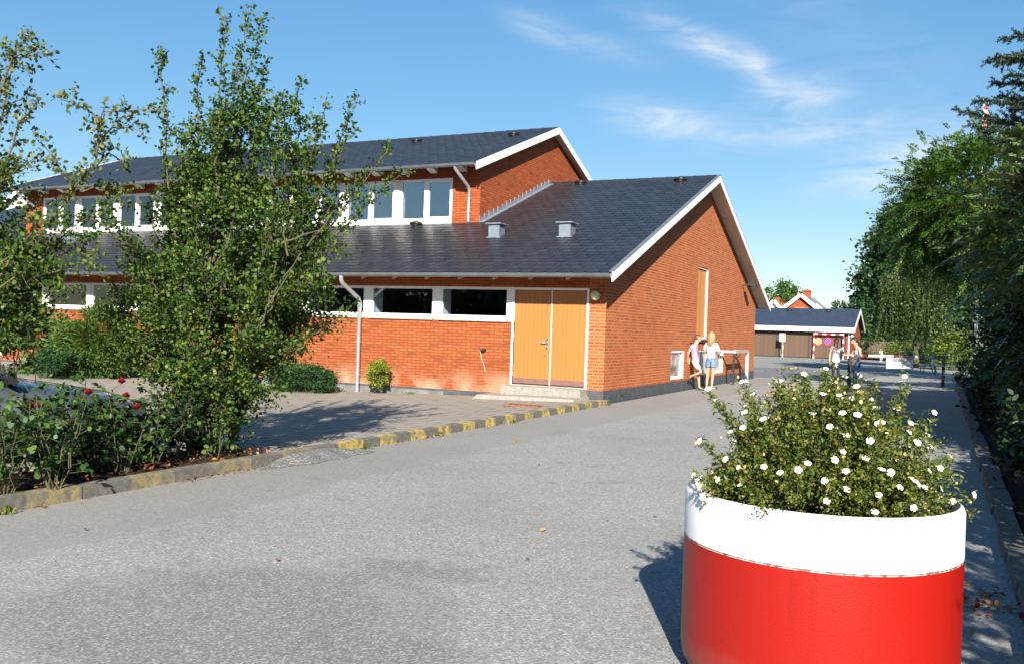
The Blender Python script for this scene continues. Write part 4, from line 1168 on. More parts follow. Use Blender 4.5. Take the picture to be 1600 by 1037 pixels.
# bench beyond the barrier, seen from its end
b = at(1457, 580, 48); b.z = 0
be = thing('bench', 'pale metal bench with a tilted back beyond the barrier', 'bench', b, R(8))
def bl(x, y, z): return Vector((b.x + x, b.y + y, z))
m = MB()
for i in range(4): m.bar(bl(-.42 + i * .12, -.1, .43), bl(-.42 + i * .12, 1.5, .43), .10, .03)
m.build('seat', M['galv'], be)
m = MB()
for i in range(3): m.bar(bl(.08 + i * .05, -.1, .52 + i * .13), bl(.08 + i * .05, 1.5, .52 + i * .13), .03, .10)
m.build('backrest', M['galv'], be)
for y in (0, 1.4):
    m = MB(); m.tube([bl(-.42, y, 0), bl(-.42, y, .40), bl(.05, y, .40)], .025, 6); m.tube([bl(.22, y, 0), bl(.02, y, .42), bl(.2, y, .9)], .03, 6); m.build('leg', M['darksteel'], be)
b2 = at(1488, 581, 46); b2.z = 0; be2 = thing('picnic_table', 'low dark table with pale top edge half hidden by shrubs right of the barrier post', 'table', b2)
m = MB(); m.box(b2.x - .9, b2.x + .6, b2.y - .3, b2.y + .5, .42, .47); m.build('table_top', M['galv'], be2)
for s in (-.8, .5):
    m = MB(); m.box(b2.x + s - .03, b2.x + s + .03, b2.y - .25, b2.y + .45, 0, .42); m.build('leg', M['darksteel'], be2)

# flagpole with a limp pennant among the trees
fp = at(1537, 158, 40); fl = thing('flagpole', 'white flagpole rising behind the spruce with a limp red and white pennant', 'flagpole', (fp.x, fp.y, 0))
m = MB(); m.tube([(fp.x, fp.y, 0), (fp.x, fp.y, fp.z)], [.075, .04], 8); m.ball((fp.x, fp.y, fp.z + .05), .07, 10); m.build('pole', M['white'], fl)
m = MB(); z = fp.z - .25; x = fp.x + .08; rg = np.random.default_rng(4); pts = []
for i in range(14):
    t = i / 13; pts.append((x + .05 * math.sin(t * 5), fp.y - .05 + .04 * math.sin(t * 9), z - t * 1.9, .085 * (1 - t * .3)))
for i in range(13):
    a, b = pts[i], pts[i + 1]; mm = 1 if i == 1 else 0
    m.hexa([(b[0] - b[3], b[1] - .03, b[2]), (b[0] + b[3], b[1] + .02, b[2]), (b[0] + b[3], b[1] + .05, b[2]), (b[0] - b[3], b[1] + .01, b[2])], [(a[0] - a[3], a[1] - .03, a[2]), (a[0] + a[3], a[1] + .02, a[2]), (a[0] + a[3], a[1] + .05, a[2]), (a[0] - a[3], a[1] + .01, a[2])], mm)
m.build('pennant', [M['sign_red'], M['white']], fl)

# ================================================================== PLANTER
PC = Vector((6.035, -13.92, 0))
pl = thing('planter_ring', 'big round concrete planter painted white over red beside the drive', 'planter', PC)
r0, r1, zt, zb = .59, .553, .826, .610
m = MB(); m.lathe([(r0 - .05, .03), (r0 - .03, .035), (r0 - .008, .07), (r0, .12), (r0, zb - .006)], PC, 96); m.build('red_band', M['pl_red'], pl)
# ragged paint joint
rg = np.random.default_rng(2); m = MB(); n = 220; vs = []
for j in range(n):
    a = 2 * math.pi * j / n; w = .002 + .005 * rg.random() ** 2 * (rg.random() < .6)
    for (rr, z) in ((r0 + .0008, zb - w - .001), (r0 + .0008, zb + w * .8)): vs.append((PC.x + rr * math.cos(a), PC.y + rr * math.sin(a), z))
m.add(vs, [(2 * j, 2 * ((j + 1) % n), 2 * ((j + 1) % n) + 1, 2 * j + 1) for j in range(n)]); m.build('paint_joint', M['pl_crack'], pl)
m = MB(); m.lathe([(r0, zb - .006), (r0, zt - .03), (r0 - .007, zt - .01), (r0 - .022, zt), (r1 + .016, zt), (r1 + .004, zt - .008), (r1, zt - .03), (r1, zt - .3)], PC, 96); m.build('white_band', M['pl_white'], pl)
m = MB(); m.lathe([(.001, zt - .1), (.3, zt - .09), (r1 + .002, zt - .14)], PC, 48); m.build('soil', M['soil'], pl)

rng = np.random.default_rng(21)
fs_ = thing('flowering_shrub', 'bushy low shrub with white five petalled flowers growing in the round planter', 'shrub', PC + Vector((0, 0, .73)))
wood_ = MB(); LP = []; LD = []; tips = []
base = np.array((PC.x, PC.y, .72))
for i in range(430):
    a = rng.random() * 2 * math.pi; rr = math.sqrt(rng.random())
    elev = 1 - rr ** 2.6
    wob = 1 + .16 * math.sin(3 * a + 1) + .1 * math.sin(7 * a)
    tip = base + np.array((rr * .505 * math.cos(a) * wob, rr * .59 * math.sin(a) * wob, 0.10 + .46 * elev * (1 + .10 * math.sin(5 * a)) + .05 * rng.normal()))
    st = base + np.array((.22 * rr * math.cos(a), .22 * rr * math.sin(a), .0))
    pts = limb(rng, st, tip, 5, .05, .05)
    if i < 150: wood_.tube(pts, [.004, .0035, .003, .0025, .002, .0015], 4, 0, False)
    L = np.linalg.norm(tip - st)
    for t in np.linspace(.3, 1, 12):
        p, d = along(pts, t)
        for _ in range(9): LP.append(np.array(p) + rng.normal(size=3) * .014); LD.append(np.array(d))
    tips.append((np.array(pts[-1]), np.array(along(pts, 1)[1])))
shoots = [(1166, 648, 3.7), (1108, 612, 3.75), (1255, 588, 3.75), (1218, 600, 3.8), (1290, 580, 3.9), (1418, 607, 4.0), (1366, 602, 3.9), (1488, 744, 4.2), (1448, 660, 4.0), (1480, 715, 3.95), (1098, 690, 3.7), (1120, 630, 3.7), (1088, 745, 3.65), (1340, 590, 4.0), (1160, 600, 3.8)]
for px, py, Z in shoots:
    tip = np.array(at(px, py, Z + .14)); st = base + (tip - base) * np.array((.45, .45, .3)); pts = limb(rng, st, tip, 6, .07, .03)
    wood_.tube(pts, [.004, .0035, .003, .003, .0025, .002, .0015], 5, 0, False)
    for t in np.linspace(.2, 1, 20):
        p, d = along(pts, t)
        for _ in range(13): LP.append(np.array(p) + rng.normal(size=3) * .013); LD.append(np.array(d))
    tips.append((np.array(pts[-1]), np.array(along(pts, 1)[1]))); 
LP = np.array(LP); LD = np.array(LD)
wood_.build('stems', M['bark_lichened'], fs_)
np_mesh('foliage', leaves(LP, .019, rng, LD * .5, .8, .42, .4), 6, M['potentilla'], fs_)
# brown buds
bi = rng.integers(0, len(tips), 420); BP = np.array([tips[i][0] for i in bi]) + rng.normal(size=(420, 3)) * .02
stuff(np_mesh('buds', leaves(BP, .013, rng, None, .5, .8), 6, M['bud'], fs_))
# flowers: one mesh, copied
fm = MB()
for k_ in range(5):
    a = 2 * math.pi * k_ / 5; ca, sa = math.cos(a), math.sin(a)
    def q_(r, t, z): return (r * ca - t * sa, r * sa + t * ca, z)
    fm.add([q_(.002, 0, 0), q_(.008, -.0075, .003), q_(.0145, -.006, .004), q_(.0165, 0, .003), q_(.0145, .006, .004), q_(.008, .0075, .003)], [(0, 1, 2, 3, 4, 5)], 0)
fm.ball((0, 0, .002), .0035, 8, 1)
fl0 = fm.build('flower', [M['petal'], M['stamen']], fs_, local=True)
toc = np.array((CAM.x, CAM.y, 1.6)); nf = 0
ok_ = [i for i in range(len(tips)) if i >= len(tips) - len(shoots) or (tips[i][0] - base)[1] < .22]
uv_ = {i: np.array((tips[i][0][0] * .9 + tips[i][0][1] * .43, tips[i][0][2])) for i in ok_}; picked = list(range(len(tips) - len(shoots), len(tips)))
while len(picked) < min(98, len(ok_)):                 # spread evenly over the side one can see
    cand = [int(c_) for c_ in rng.choice(ok_, 9) if int(c_) not in picked]
    if cand: picked.append(max(cand, key=lambda c_: min(np.linalg.norm(uv_[c_] - uv_[q]) for q in picked if q in uv_)))
for i in picked:
    p, d = tips[i]
    v = unit(p - base + np.array((0, 0, .1))) * 1.0 + rng.normal(size=3) * .4 + np.array((0, -.5, .35))
    o = fl0 if nf == 0 else fl0.copy()
    if nf: COL.objects.link(o); o.parent = fs_
    o.location = Vector(p + unit(v) * .014) - wloc(fs_)
    o.rotation_euler = Vector(v).to_track_quat('Z', 'Y').to_euler(); s = .7 + .4 * rng.random(); o.scale = (s, s, s)
    nf += 1

# ================================================================== TREES AND SHRUBS
def twiggy(rng, limbs, mb, LP, LD, per=9, tl=.35, nleaf=12, r0=.02, tmin=.25, sig=.03, up=.35, twigs=True):
    """side twigs with leaves along each limb"""
    for pts in limbs:
        L = sum((pts[i + 1] - pts[i]).length for i in range(len(pts) - 1)); k = max(3, int(per * L))
        for j in range(k):
            t = tmin + (1 - tmin) * (j + rng.random()) / k
            p, d = along(pts, min(t, .999)); sd = Vector(unit(rng.normal(size=3)))
            dd = (d * .55 + sd * .8 + Vector((0, 0, up))).normalized(); l = tl * (.4 + .9 * rng.random()) * (1.15 - .55 * t)
            tp = limb(rng, p, p + dd * l, 3, .12)
            if twigs: mb.tube(tp, [r0 * .28, r0 * .22, r0 * .16, r0 * .1], 4, 0, False)
            n = max(3, int(nleaf * l / tl))
            for _ in range(n):
                q, e = along(tp, .15 + .85 * rng.random()); LP.append(np.array(q) + rng.normal(size=3) * sig); LD.append(np.array(e))
        for _ in range(int(10 * L)):
            q, e = along(pts, min(.999, tmin + (1 - tmin) * rng.random())); LP.append(np.array(q) + rng.normal(size=3) * sig); LD.append(np.array(e))


# --- the hawthorn in the bed: many stems from the ground, ragged top
rng = np.random.default_rng(7)
TB = Vector((-.62, -10.75, .08)); TZ = 9.75
ht = thing('hawthorn_tree', 'ragged many-stemmed hawthorn with spiky upright shoots at the end of the rose bed', 'tree', TB)
wd = MB(); limbs = []; LP = []; LD = []
tops = [((250, 78), .2), ((385, 8), .0), ((352, 22), -.1), ((408, 24), .1), ((318, 86), .3), ((352, 150), -.3), ((415, 92), .3), ((470, 122), .1), ((440, 150), -.4), ((510, 152), .2), ((500, 190), -.4), ((560, 152), .4), ((540, 215), -.2),
        ((610, 230), .3), ((632, 268), -.2), ((290, 205), .2), ((330, 180), -.5), ((282, 215), -.2), ((400, 180), .6), ((450, 235), -.6), ((530, 290), .3), ((480, 300), -.7)]
mid = [((235, 330), .4), ((190, 385), -.2), ((180, 350), .5), ((225, 420), -.6), ((300, 300), -.9), ((330, 280), .9), ((370, 300), -1.0), ((430, 330), -1.0), ((520, 330), .7), ((535, 370), -.3), ((500, 400), -.8), ((455, 390), .9), ((555, 290), .2),
       ((260, 470), .7), ((200, 470), .2), ((190, 520), -.5), ((280, 400), -1.1), ((350, 420), -1.2), ((410, 430), -1.2), ((480, 440), -.9), ((510, 470), -.2), ((520, 495), .3), ((545, 482), -.1), ((490, 520), .5), ((470, 540), -.6),
       ((215, 560), .4), ((240, 590), -.4), ((300, 540), -1.2), ((370, 520), -1.2), ((430, 530), -1.0), ((440, 580), -.3), ((400, 600), -.8), ((330, 600), -1.1), ((270, 620), -.8), ((230, 630), .3), ((350, 640), -.9), ((395, 640), -.2), ((300, 655), -.6), ((420, 560), .9), ((320, 460), 1.0), ((390, 470), 1.1), ((250, 530), 1.0)]
hubs = []
for (px, py, dz, f) in ((270, 470, .2, .6), (330, 430, -.3, .7), (380, 410, .3, .7), (430, 470, -.1, .6), (460, 430, .2, .6), (300, 560, -.4, .4), (400, 560, -.3, .4), (350, 560, .4, .4)):
    h = at(px, py, TZ + dz); st = TB + Vector((rng.normal() * .12, rng.normal() * .12, 0)); pts = limb(rng, st, h, 6, .05)
    wd.tube(pts, list(np.linspace(.045, .026, 7)), 7, 0, False); hubs.append((h, pts))
for (px, py), dz in tops:
    e = at(px, py, TZ + dz); hb = min((h for h in hubs[:5]), key=lambda q: abs((q[0] - e).x) + .3 * rng.random())
    s = along(hb[1], .75 + .24 * rng.random())[0]; pts = limb(rng, s, e, 8, .035, 0.02)
    wd.tube(pts, list(np.linspace(.017, .003, 9)), 6, 0, False); limbs.append(pts)
twiggy(rng, limbs, wd, LP, LD, 12, .17, 26, .014, .22, .026)
lim2 = []
for (px, py), dz in mid:
    e = at(px, py, TZ + dz); hb = min(hubs, key=lambda q: (q[0] - e).length + .4 * rng.random())
    s = along(hb[1], .35 + .6 * rng.random())[0]; pts = limb(rng, s, e, 6, .07, .03)
    wd.tube(pts, list(np.linspace(.018, .004, 7)), 5, 0, False); lim2.append(pts)
twiggy(rng, lim2, wd, LP, LD, 14, .34, 38, .012, .15, .045)
# bare lichen covered sticks showing in front
for (a, b) in (((405, 500), (470, 395)), ((395, 520), (450, 430)), ((420, 480), (432, 410)), ((480, 385), (520, 330)), ((440, 380), (500, 360)), ((450, 400), (440, 340))):
    pts = limb(rng, at(*a, TZ - .95), at(*b, TZ - 1.05), 5, .06); wd.tube(pts, list(np.linspace(.011, .005, 6)), 6, 1, False)
wd.build('trunk', [M['bark'], M['bark_lichened']], ht)
LP = list(LP); LD = list(LD)
for (px, py, dz, rx, rz2, k_, n_) in ((330, 400, .1, .85, .95, 40, 13500), (330, 540, 0, .80, .75, 38, 12500), (440, 450, .1, .50, .6, 34, 5000), (230, 480, .1, .35, .7, 30, 3900), (340, 645, -.1, .42, .40, 24, 2600), (385, 300, .1, .45, .4, 22, 1500), (440, 340, 0, .45, .45, 22, 2000), (300, 330, 0, .38, .45, 20, 1800), (375, 190, 0, .34, .55, 22, 1900), (440, 215, .1, .42, .42, 22, 1500), (320, 240, -.1, .30, .42, 18, 1300)):
    c = at(px, py, TZ + dz); P_, D_ = clumps(rng, c, (rx, rx * .9, rz2), k_, n_, .078, .6); LP += list(P_); LD += list(D_)
LP = np.array(LP); LD = np.array(LD)
V = leaves(LP, .037, rng, LD * .4, .5, .7, .45)
np_mesh('crown', V, 6, M['hawthorn'], ht)

# --- second hawthorn reaching in from the left edge
rng = np.random.default_rng(17)
TB2 = at(-70, 690, 8.6); TB2.z = .05
h2 = thing('hawthorn_tree', 'hawthorn leaning in from the left edge with thin pale-leaved branches against the sky', 'tree', TB2)
wd = MB(); LP = []; LD = []; Z2 = 8.6
hub = [limb(rng, TB2, at(-40, 430, Z2), 5, .05), limb(rng, TB2 + Vector((.1, .1, 0)), at(-10, 470, Z2 - .3), 5, .05)]
for h in hub: wd.tube(h, list(np.linspace(.06, .035, 6)), 7, 0, False)
br_ = [((-5, 440), (100, 320), (150, 250), (158, 190), 0), ((150, 250), (160, 175), (215, 172), (258, 174), 0), ((158, 190), (135, 170), (110, 160), (88, 152), 0), ((120, 300), (95, 270), (75, 235), (55, 215), 0.1), ((150, 230), (175, 200), (205, 200), (225, 208), .1),
       ((-20, 330), (20, 230), (30, 190), (60, 165), 0), ((-20, 250), (10, 150), (20, 90), (45, 45), 0), ((-10, 180), (20, 90), (50, 82), (75, 88), -.1), ((-20, 150), (0, 110), (30, 105), (55, 110), .1), ((-20, 300), (10, 280), (40, 255), (60, 245), -.2),
       ((-10, 460), (60, 400), (120, 350), (180, 320), .2), ((-10, 480), (60, 430), (110, 420), (160, 430), -.2), ((-10, 440), (30, 390), (60, 350), (110, 345), -.3), ((-20, 400), (10, 360), (30, 350), (70, 300), .2), ((-10, 470), (40, 470), (75, 480), (100, 495), 0), ((0, 420), (60, 380), (90, 390), (140, 370), .3), ((-20, 350), (0, 300), (10, 270), (60, 262), .2), ((150, 260), (170, 240), (190, 250), (200, 262), .2), ((130, 300), (165, 285), (180, 300), (195, 330), .3), ((100, 330), (60, 340), (40, 350), (5, 300), .1), ((-20, 200), (10, 180), (20, 160), (48, 150), .2), ((-15, 420), (15, 400), (30, 420), (45, 450), -.4), ((0, 450), (40, 420), (60, 440), (80, 462), -.4), ((-15, 500), (15, 490), (40, 485), (70, 500), .2), ((90, 400), (115, 385), (135, 400), (165, 395), .1), ((140, 340), (160, 350), (180, 370), (205, 385), .2), ((20, 440), (80, 415), (100, 440), (120, 460), -.1)]
limbs = []; dense = []
for i, (a, b, c, d, dz) in enumerate(br_):
    ps = [at(*q, Z2 + dz) for q in (a, b, c, d)]; pts = []
    for u, v in zip(ps[:-1], ps[1:]): pts += limb(rng, u, v, 3, .07)[:-1]
    pts.append(ps[-1]); wd.tube(pts, list(np.linspace(.011, .002, len(pts))), 5, 0, False)
    (limbs if i < 10 or i in (17, 20) else dense).append(pts)
wd.tube(limb(rng, at(-40, 430, Z2), at(-5, 440, Z2), 3, .05), .03, 6, 0, False)
LPa = []; LDa = []
twiggy(rng, limbs, wd, LPa, LDa, 16, .17, 16, .009, .05, .022)
twiggy(rng, dense, wd, LP, LD, 15, .2, 24, .010, .0, .03)
for (px, py, rx, rz2, k_, n_) in ((-5, 420, .38, .42, 26, 3600), (45, 430, .28, .28, 16, 1400), (-15, 300, .2, .45, 14, 1200), (10, 480, .35, .2, 14, 1100)):
    P_, D_ = clumps(rng, at(px, py, Z2), (rx, rx * .8, rz2), k_, n_, .07, .55); LP += list(P_); LD += list(D_)
wd.build('trunk', [M['bark']], h2)
np_mesh('crown', leaves(np.array(LP), .038, rng, np.array(LD) * .4, .5, .7, .4), 6, M['hawthorn'], h2)
np_mesh('sprays', leaves(np.array(LPa), .044, rng, np.array(LDa) * .4, .55, .6, .4), 6, M['hawthorn_pale'], h2)


# --- roses in the bed
def rose(px, py, Z, h, n, seed, label, blooms, lean=0, dens=.65, mat='rose_leaf'):
    rg = np.random.default_rng(seed); b = at(px, py, Z); b.z = .1
    root = thing('rose_bush', label, 'rose bush', b, 0, 'rose bushes in the kerbside bed'); mb = MB(); P = []; Dd = []; ends = []
    for i in range(n):
        a = rg.random() * 6.28; r = .10 + .24 * rg.random(); hh = h * (.55 + .5 * rg.random())
        e = b + Vector((r * math.cos(a) + lean * hh, r * math.sin(a), hh)); pts = limb(rg, b + Vector((.03 * math.cos(a), .03 * math.sin(a), -.03)), e, 6, .06)
        mb.tube(pts, list(np.linspace(.0062, .0028, 7)), 5, 0, False); ends.append(pts[-1])
        for t in np.linspace(.3, 1, int(9 * dens * hh / .6 + 3)):
            p, d = along(pts, min(t, .999)); sd = Vector(unit(rg.normal(size=3) * np.array((1, 1, .3)))); l = .09 + .1 * rg.random()
            q = p + (sd + Vector((0, 0, .25))).normalized() * l; mb.tube([p, q], .0022, 3, 0, False)
            for k_ in (0, 1, 1, 2, 2):
                s_ = .55 + .22 * k_; P.append(np.array(p.lerp(q, min(s_, 1))) + rg.normal(size=3) * .006); Dd.append(np.array((sd + Vector(rg.normal(size=3)) * .7).normalized()))
    mb.build('stems', M['stem'], root)
    np_mesh('foliage', leaves(np.array(P), .052, rg, np.array(Dd), .75, .72, .3), 6, M[mat], root)
    for (bx, by) in blooms:
        c = at(bx, by, Z - .05); m = MB(); s = .034 + .008 * rg.random()
        for ring, (rr, tilt, cnt) in enumerate(((.25, 1.25, 3), (.55, .95, 5), (.85, .55, 6), (1.0, .2, 6))):
            for k_ in range(cnt):
                a = 6.28 * k_ / cnt + ring; u = Vector((math.cos(a), math.sin(a), 0)); w = Vector((-u.y, u.x, 0)); z = Vector((0, 0, 1))
                p0 = c - z * s * .5; p1 = c + u * s * rr * .8 + z * s * tilt * .35; p2 = c + u * s * rr * 1.05 + z * s * tilt * .75
                m.add([p0, p1 - w * s * .55, p2 - w * s * .35, p2 + w * s * .35, p1 + w * s * .55], [(0, 1, 2, 3, 4)], 0, True)
        m.build('rose_flower', M['red_rose'], root)
        sp = MB(); e = min(ends, key=lambda q: (q - c).length); sp.tube(limb(rg, e, c - Vector((0, 0, .02)), 3, .05), .003, 4, 0, False); sp.build('flower_stalk', M['stem'], root)
    return root


rose(12, 772, 7.0, .75, 9, 31, 'rose bush with glossy light green leaves at the left picture edge by the kerb', [(-2, 700)], .1)
rose(85, 762, 7.25, .95, 9, 32, 'rose bush with pale lime lower leaves and a twin red bloom near the car', [(47, 634), (64, 634)], -.05)
rose(110, 735, 7.9, .8, 10, 33, 'rose bush with one large round red bloom against the car bonnet', [(138, 613)], .05)
rose(190, 735, 8.1, .8, 9, 34, 'rose bush with stacked dark red blooms and orange hips left of the hawthorn', [(190, 596), (197, 618), (192, 626), (214, 636)], 0)
rose(232, 728, 8.5, .62, 8, 35, 'sparse low rose bush with thin bare stems between blooming rose and hawthorn', [(254, 652)], .0, .6)
rose(335, 712, 9.1, .78, 9, 36, 'rose bush with large bright green leaves in front of the hawthorn stems', [(263, 653)], -.05)
rose(50, 745, 8.0, .7, 8, 37, 'rose bush with shade painted into its leaf colour, half hidden beside the car wing', [], 0, 1.5, 'rose_shade_tint')  # dark fill bushes: the shade between the roses is in their leaf colour
rose(155, 742, 8.3, .6, 8, 38, 'low rose bush with shade painted into its leaves between the round red bloom and the stacked blooms', [], 0, 1.5, 'rose_shade_tint')
rose(105, 748, 7.8, .62, 11, 41, 'dense rose bush with shade painted into its leaves between the lime-leaved bush and the round red bloom', [], 0, 1.5, 'rose_shade_tint')
rose(215, 735, 8.6, .55, 10, 42, 'dense rose bush with shade painted into its leaves behind the sparse bare-stemmed one', [], 0, 1.5, 'rose_shade_tint')
rose(-30, 790, 7.2, .85, 9, 39, 'tall rose bush cut by the left picture edge beside the car door', [], .12, .6)
rose(270, 722, 8.9, .7, 9, 40, 'leafy rose bush tucked against the left foot of the hawthorn', [], .0, 1.5, 'rose_shade_tint')


def shrub(name, label, c, rad, n, size, mat, seed, k=26, sig=.12, cat='shrub', asp=.5, shell=.75, group=None, stem=True, up=.5, dirw=.7):
    rg = np.random.default_rng(seed); c = Vector(c); root = thing(name, label, cat, (c.x, c.y, max(c.z - rad[2], -.15)), 0, group)
    P, Dd = clumps(rg, c, rad, k, n, sig, shell); P = P[P[:, 2] > c.z - rad[2] * 1.05]; Dd = unit(P - np.array(c))
    if stem:
        m = MB()
        for i in range(7): m.tube(limb(rg, (c.x + rg.normal() * rad[0] * .12, c.y + rg.normal() * rad[1] * .12, c.z - rad[2] - .06), Vector(P[rg.integers(0, len(P))]), 5, .07), list(np.linspace(.02, .005, 6)), 5, 0, False)
        m.build('stems', M['bark'], root)
    np_mesh('foliage', leaves(P, size, rg, Dd * dirw, up, asp, .4), 6, mat, root)
    return root


# along the front wall of the hall
def wallpt(px, py, y): return on_y(px, py, y)


c = wallpt(148, 545, -1.1); shrub('conifer_bush', 'wide bright green conifer bush under the windows left of the hawthorn', (c.x, -1.1, .72), (1.2, .8, 1.0), 26000, .085, M['yew'], 51, 80, .13, 'conifer', .3, .7, None, True, .2, 1.2)
c = wallpt(30, 550, -1.6); shrub('rhododendron', 'rounded dark rhododendron by the wall at the left picture edge', (c.x, -1.6, .75), (1.2, .9, 1.05), 10000, .13, M['rhodo'], 52, 60, .14, 'shrub', .34, .8)
c = wallpt(92, 590, -2.2); shrub('small_shrub', 'small dark green shrub between the rhododendron and the conifer bush', (c.x, -2.2, .15), (.62, .5, .42), 4200, .07, M['juniper'], 53, 22, .1, 'shrub', .4)
c = wallpt(475, 600, -.8); shrub('juniper', 'low spreading dark green juniper at the wall right of the hawthorn', (c.x, -.8, .12), (.95, .5, .36), 9000, .075, M['juniper'], 54, 44, .10, 'shrub', .32, .8, None, True, .6, 1.0)
c = wallpt(520, 600, -.75); shrub('juniper', 'thin outreaching tip of juniper next to the downpipe', (c.x - .1, -.75, .22), (.32, .2, .16), 500, .06, M['juniper'], 55, 10, .05, 'shrub', .32)
c = wallpt(425, 600, -1.0); shrub('small_shrub', 'light green low shrub squeezed between hawthorn and juniper', (c.x, -1.0, .05), (.4, .4, .25), 900, .06, M['yew'], 56, 14, .08, 'shrub', .4)
# golden dwarf conifer with its bent stem
c = wallpt(592, 586, -.42); rg = np.random.default_rng(57)
gc = thing('dwarf_conifer', 'small yellow-green dwarf conifer on a bent bare stem right of the downpipe', 'conifer', (c.x + .1, -.4, -.1))
m = MB(); m.tube([(c.x + .08, -.4, -.12), (c.x + .06, -.4, .02), (c.x + .0, -.42, .14), (c.x - .01, -.42, .3)], [.014, .013, .013, .012], 6); m.build('stem', M['bark_lichened'], gc)
P, Dd = clumps(rg, (c.x - .02, -.42, .40), (.24, .2, .26), 40, 2600, .045, .85); P = P[(np.abs(P[:, 0] - c.x) < .33 - .25 * np.maximum(P[:, 2] - .45, 0))]
np_mesh('foliage', leaves(P, .05, rg, unit(P - np.array((c.x, -.42, .3))) * 1.1, .4, .55), 6, M['golden'], gc)

# --- trees on the right
def tree(name, label, base, trunk_r, crown, kind, mat, seed, n, k, sig, limbs_n=7, cat='tree', group=None, lean=(0, 0), L=.5, size=.12, pairs=7, shell=.72, zmin=None):
    """crown: list of (centre, radii) ellipsoids"""
    rg = np.random.default_rng(seed); base = Vector(base); root = thing(name, label, cat, base, 0, group); m = MB()
    top = Vector(crown[0][0]); pts = limb(rg, base + Vector((0, 0, -.1)), Vector((base.x * .5 + top.x * .5, base.y * .5 + top.y * .5, top.z)), 6, .05)
    m.tube(pts, list(np.linspace(trunk_r, trunk_r * .35, 7)), 8, 0, False); Vs = []
    tot = sum(r[0] * r[1] * r[2] for _, r in crown)
    for (c, r) in crown:
        P, Dd = clumps(rg, c, r, k, int(n * r[0] * r[1] * r[2] / tot), sig, shell)
        if zmin is not None: P, Dd = P[P[:, 2] > zmin], Dd[P[:, 2] > zmin]
        for i in range(limbs_n):
            s = along(pts, .4 + .55 * rg.random())[0]; m.tube(limb(rg, s, Vector(P[rg.integers(0, len(P))]), 5, .08, .05), list(np.linspace(trunk_r * .35, .012, 6)), 5, 0, False)
        if kind == 'frond': Vs.append(fronds(P, Dd * .8 + np.array((0, 0, .1)), L, rg, pairs))
        else: Vs.append(leaves(P, size, rg, Dd * .5, .5, .6, .4))
    m.build('trunk', M['bark'], root)
    V = np.concatenate(Vs); np_mesh('crown', V, V.shape[1], mat, root)
    return root


# robinias / walnut-like trees overhanging the drive beyond the planter
tree('pinnate_tree', 'broad tree with feathery leaves leaning over the drive behind the barrier', (9.6, 25.0, .05), .24,
     [((8.0, 26.0, 7.6), (2.9, 3.4, 3.1)), ((6.2, 25.5, 8.0), (1.7, 2.2, 1.7)), ((5.6, 26.0, 6.4), (1.5, 1.8, 1.5)), ((7.2, 27, 5.6), (2.2, 2, 1.6)), ((9.8, 21.5, 5.6), (2.1, 2.8, 3.0))], 'frond', M['robinia'], 61, 9500, 150, .36, 8, 'tree', None, (0, 0), .55)
tree('pinnate_tree', 'second feathery tree nearer the camera with sunlit grey-green fronds at the right edge', (9.9, 3.5, .05), .18,
     [((9.6, 3.2, 3.9), (1.8, 2.6, 2.0)), ((8.6, 4.4, 4.0), (1.1, 1.5, 1.2)), ((9.0, .5, 3.3), (1.4, 1.8, 1.8))], 'frond', M['sumac'], 62, 3600, 90, .28, 6, 'tree', None, (0, 0), .5, pairs=11)
tree('sumac', 'large-fronded sumac at the right edge level with the planter', (9.0, -4.6, .05), .1,
     [((8.75, -4.2, 2.9), (1.4, 2.0, 1.7)), ((8.5, -2.0, 1.9), (1.1, 1.6, 1.5))], 'frond', M['sumac'], 63, 1500, 60, .22, 6, 'tree', None, (0, 0), .5, pairs=11)
tree('dark_oak', 'dark dense broadleaved tree with blue-green crown left of the feathery trees', (2.6, 78, 0), .4,
     [((2.4, 78, 7.8), (3.5, 3, 7.6)), ((4.4, 78, 11.6), (3.4, 3, 5.0)), ((.4, 78, 6.2), (1.8, 2, 3.6)), ((6.5, 80, 7), (3.2, 3, 7))], 'leaf', M['oak'], 64, 52000, 200, .55, 8, 'tree', size=.36)
# weeping birch
rng = np.random.default_rng(65); bc = at(1425, 470, 58); bb_ = Vector((bc.x + .4, bc.y, 0))
bi_ = thing('weeping_birch', 'weeping birch with long hanging olive-green strands behind the notice board', 'tree', bb_)
m = MB(); tp = limb(rng, bb_, Vector((bc.x + .2, bc.y, 6.8)), 6, .04); m.tube(tp, list(np.linspace(.2, .06, 7)), 7, 0, False); P = []; Dd = []
for i in range(420):
    a = rng.random() * 6.28; r = 2.3 * math.sqrt(rng.random()); x, y = bc.x + r * math.cos(a) * (1 if math.cos(a) > 0 else .95), bc.y + r * math.sin(a)
    z1 = 5.9 - .28 * r * r * .6 + rng.normal() * .4; z0 = max(1.0 + rng.random() * 2.2, z1 - 1.2 - 3.4 * rng.random())
    if i % 4 == 0:
        s = along(tp, .55 + .4 * rng.random())[0]; m.tube([s, s.lerp(Vector((x, y, z1)), .6) + Vector((0, 0, .3)), Vector((x, y, z1)), Vector((x, y, (z0 + z1) / 2))], [.03, .02, .012, .006], 4, 0, False)
    n_ = int((z1 - z0) * 34); z = z1 + (z0 - z1) * rng.random(n_); t = (z1 - z) / max(z1 - z0, .1); w1, w2 = rng.normal() * .25, rng.normal() * .25
    for zz, tt in zip(z, t): P.append((x + w1 * tt + rng.normal() * .05, y + w2 * tt + rng.normal() * .05, zz)); Dd.append((0, 0, -1))
m.build('trunk', M['bark_lichened'], bi_)
np_mesh('crown', leaves(np.array(P), .12, rng, np.array(Dd) * .8, .3, .5), 6, M['birch'], bi_)
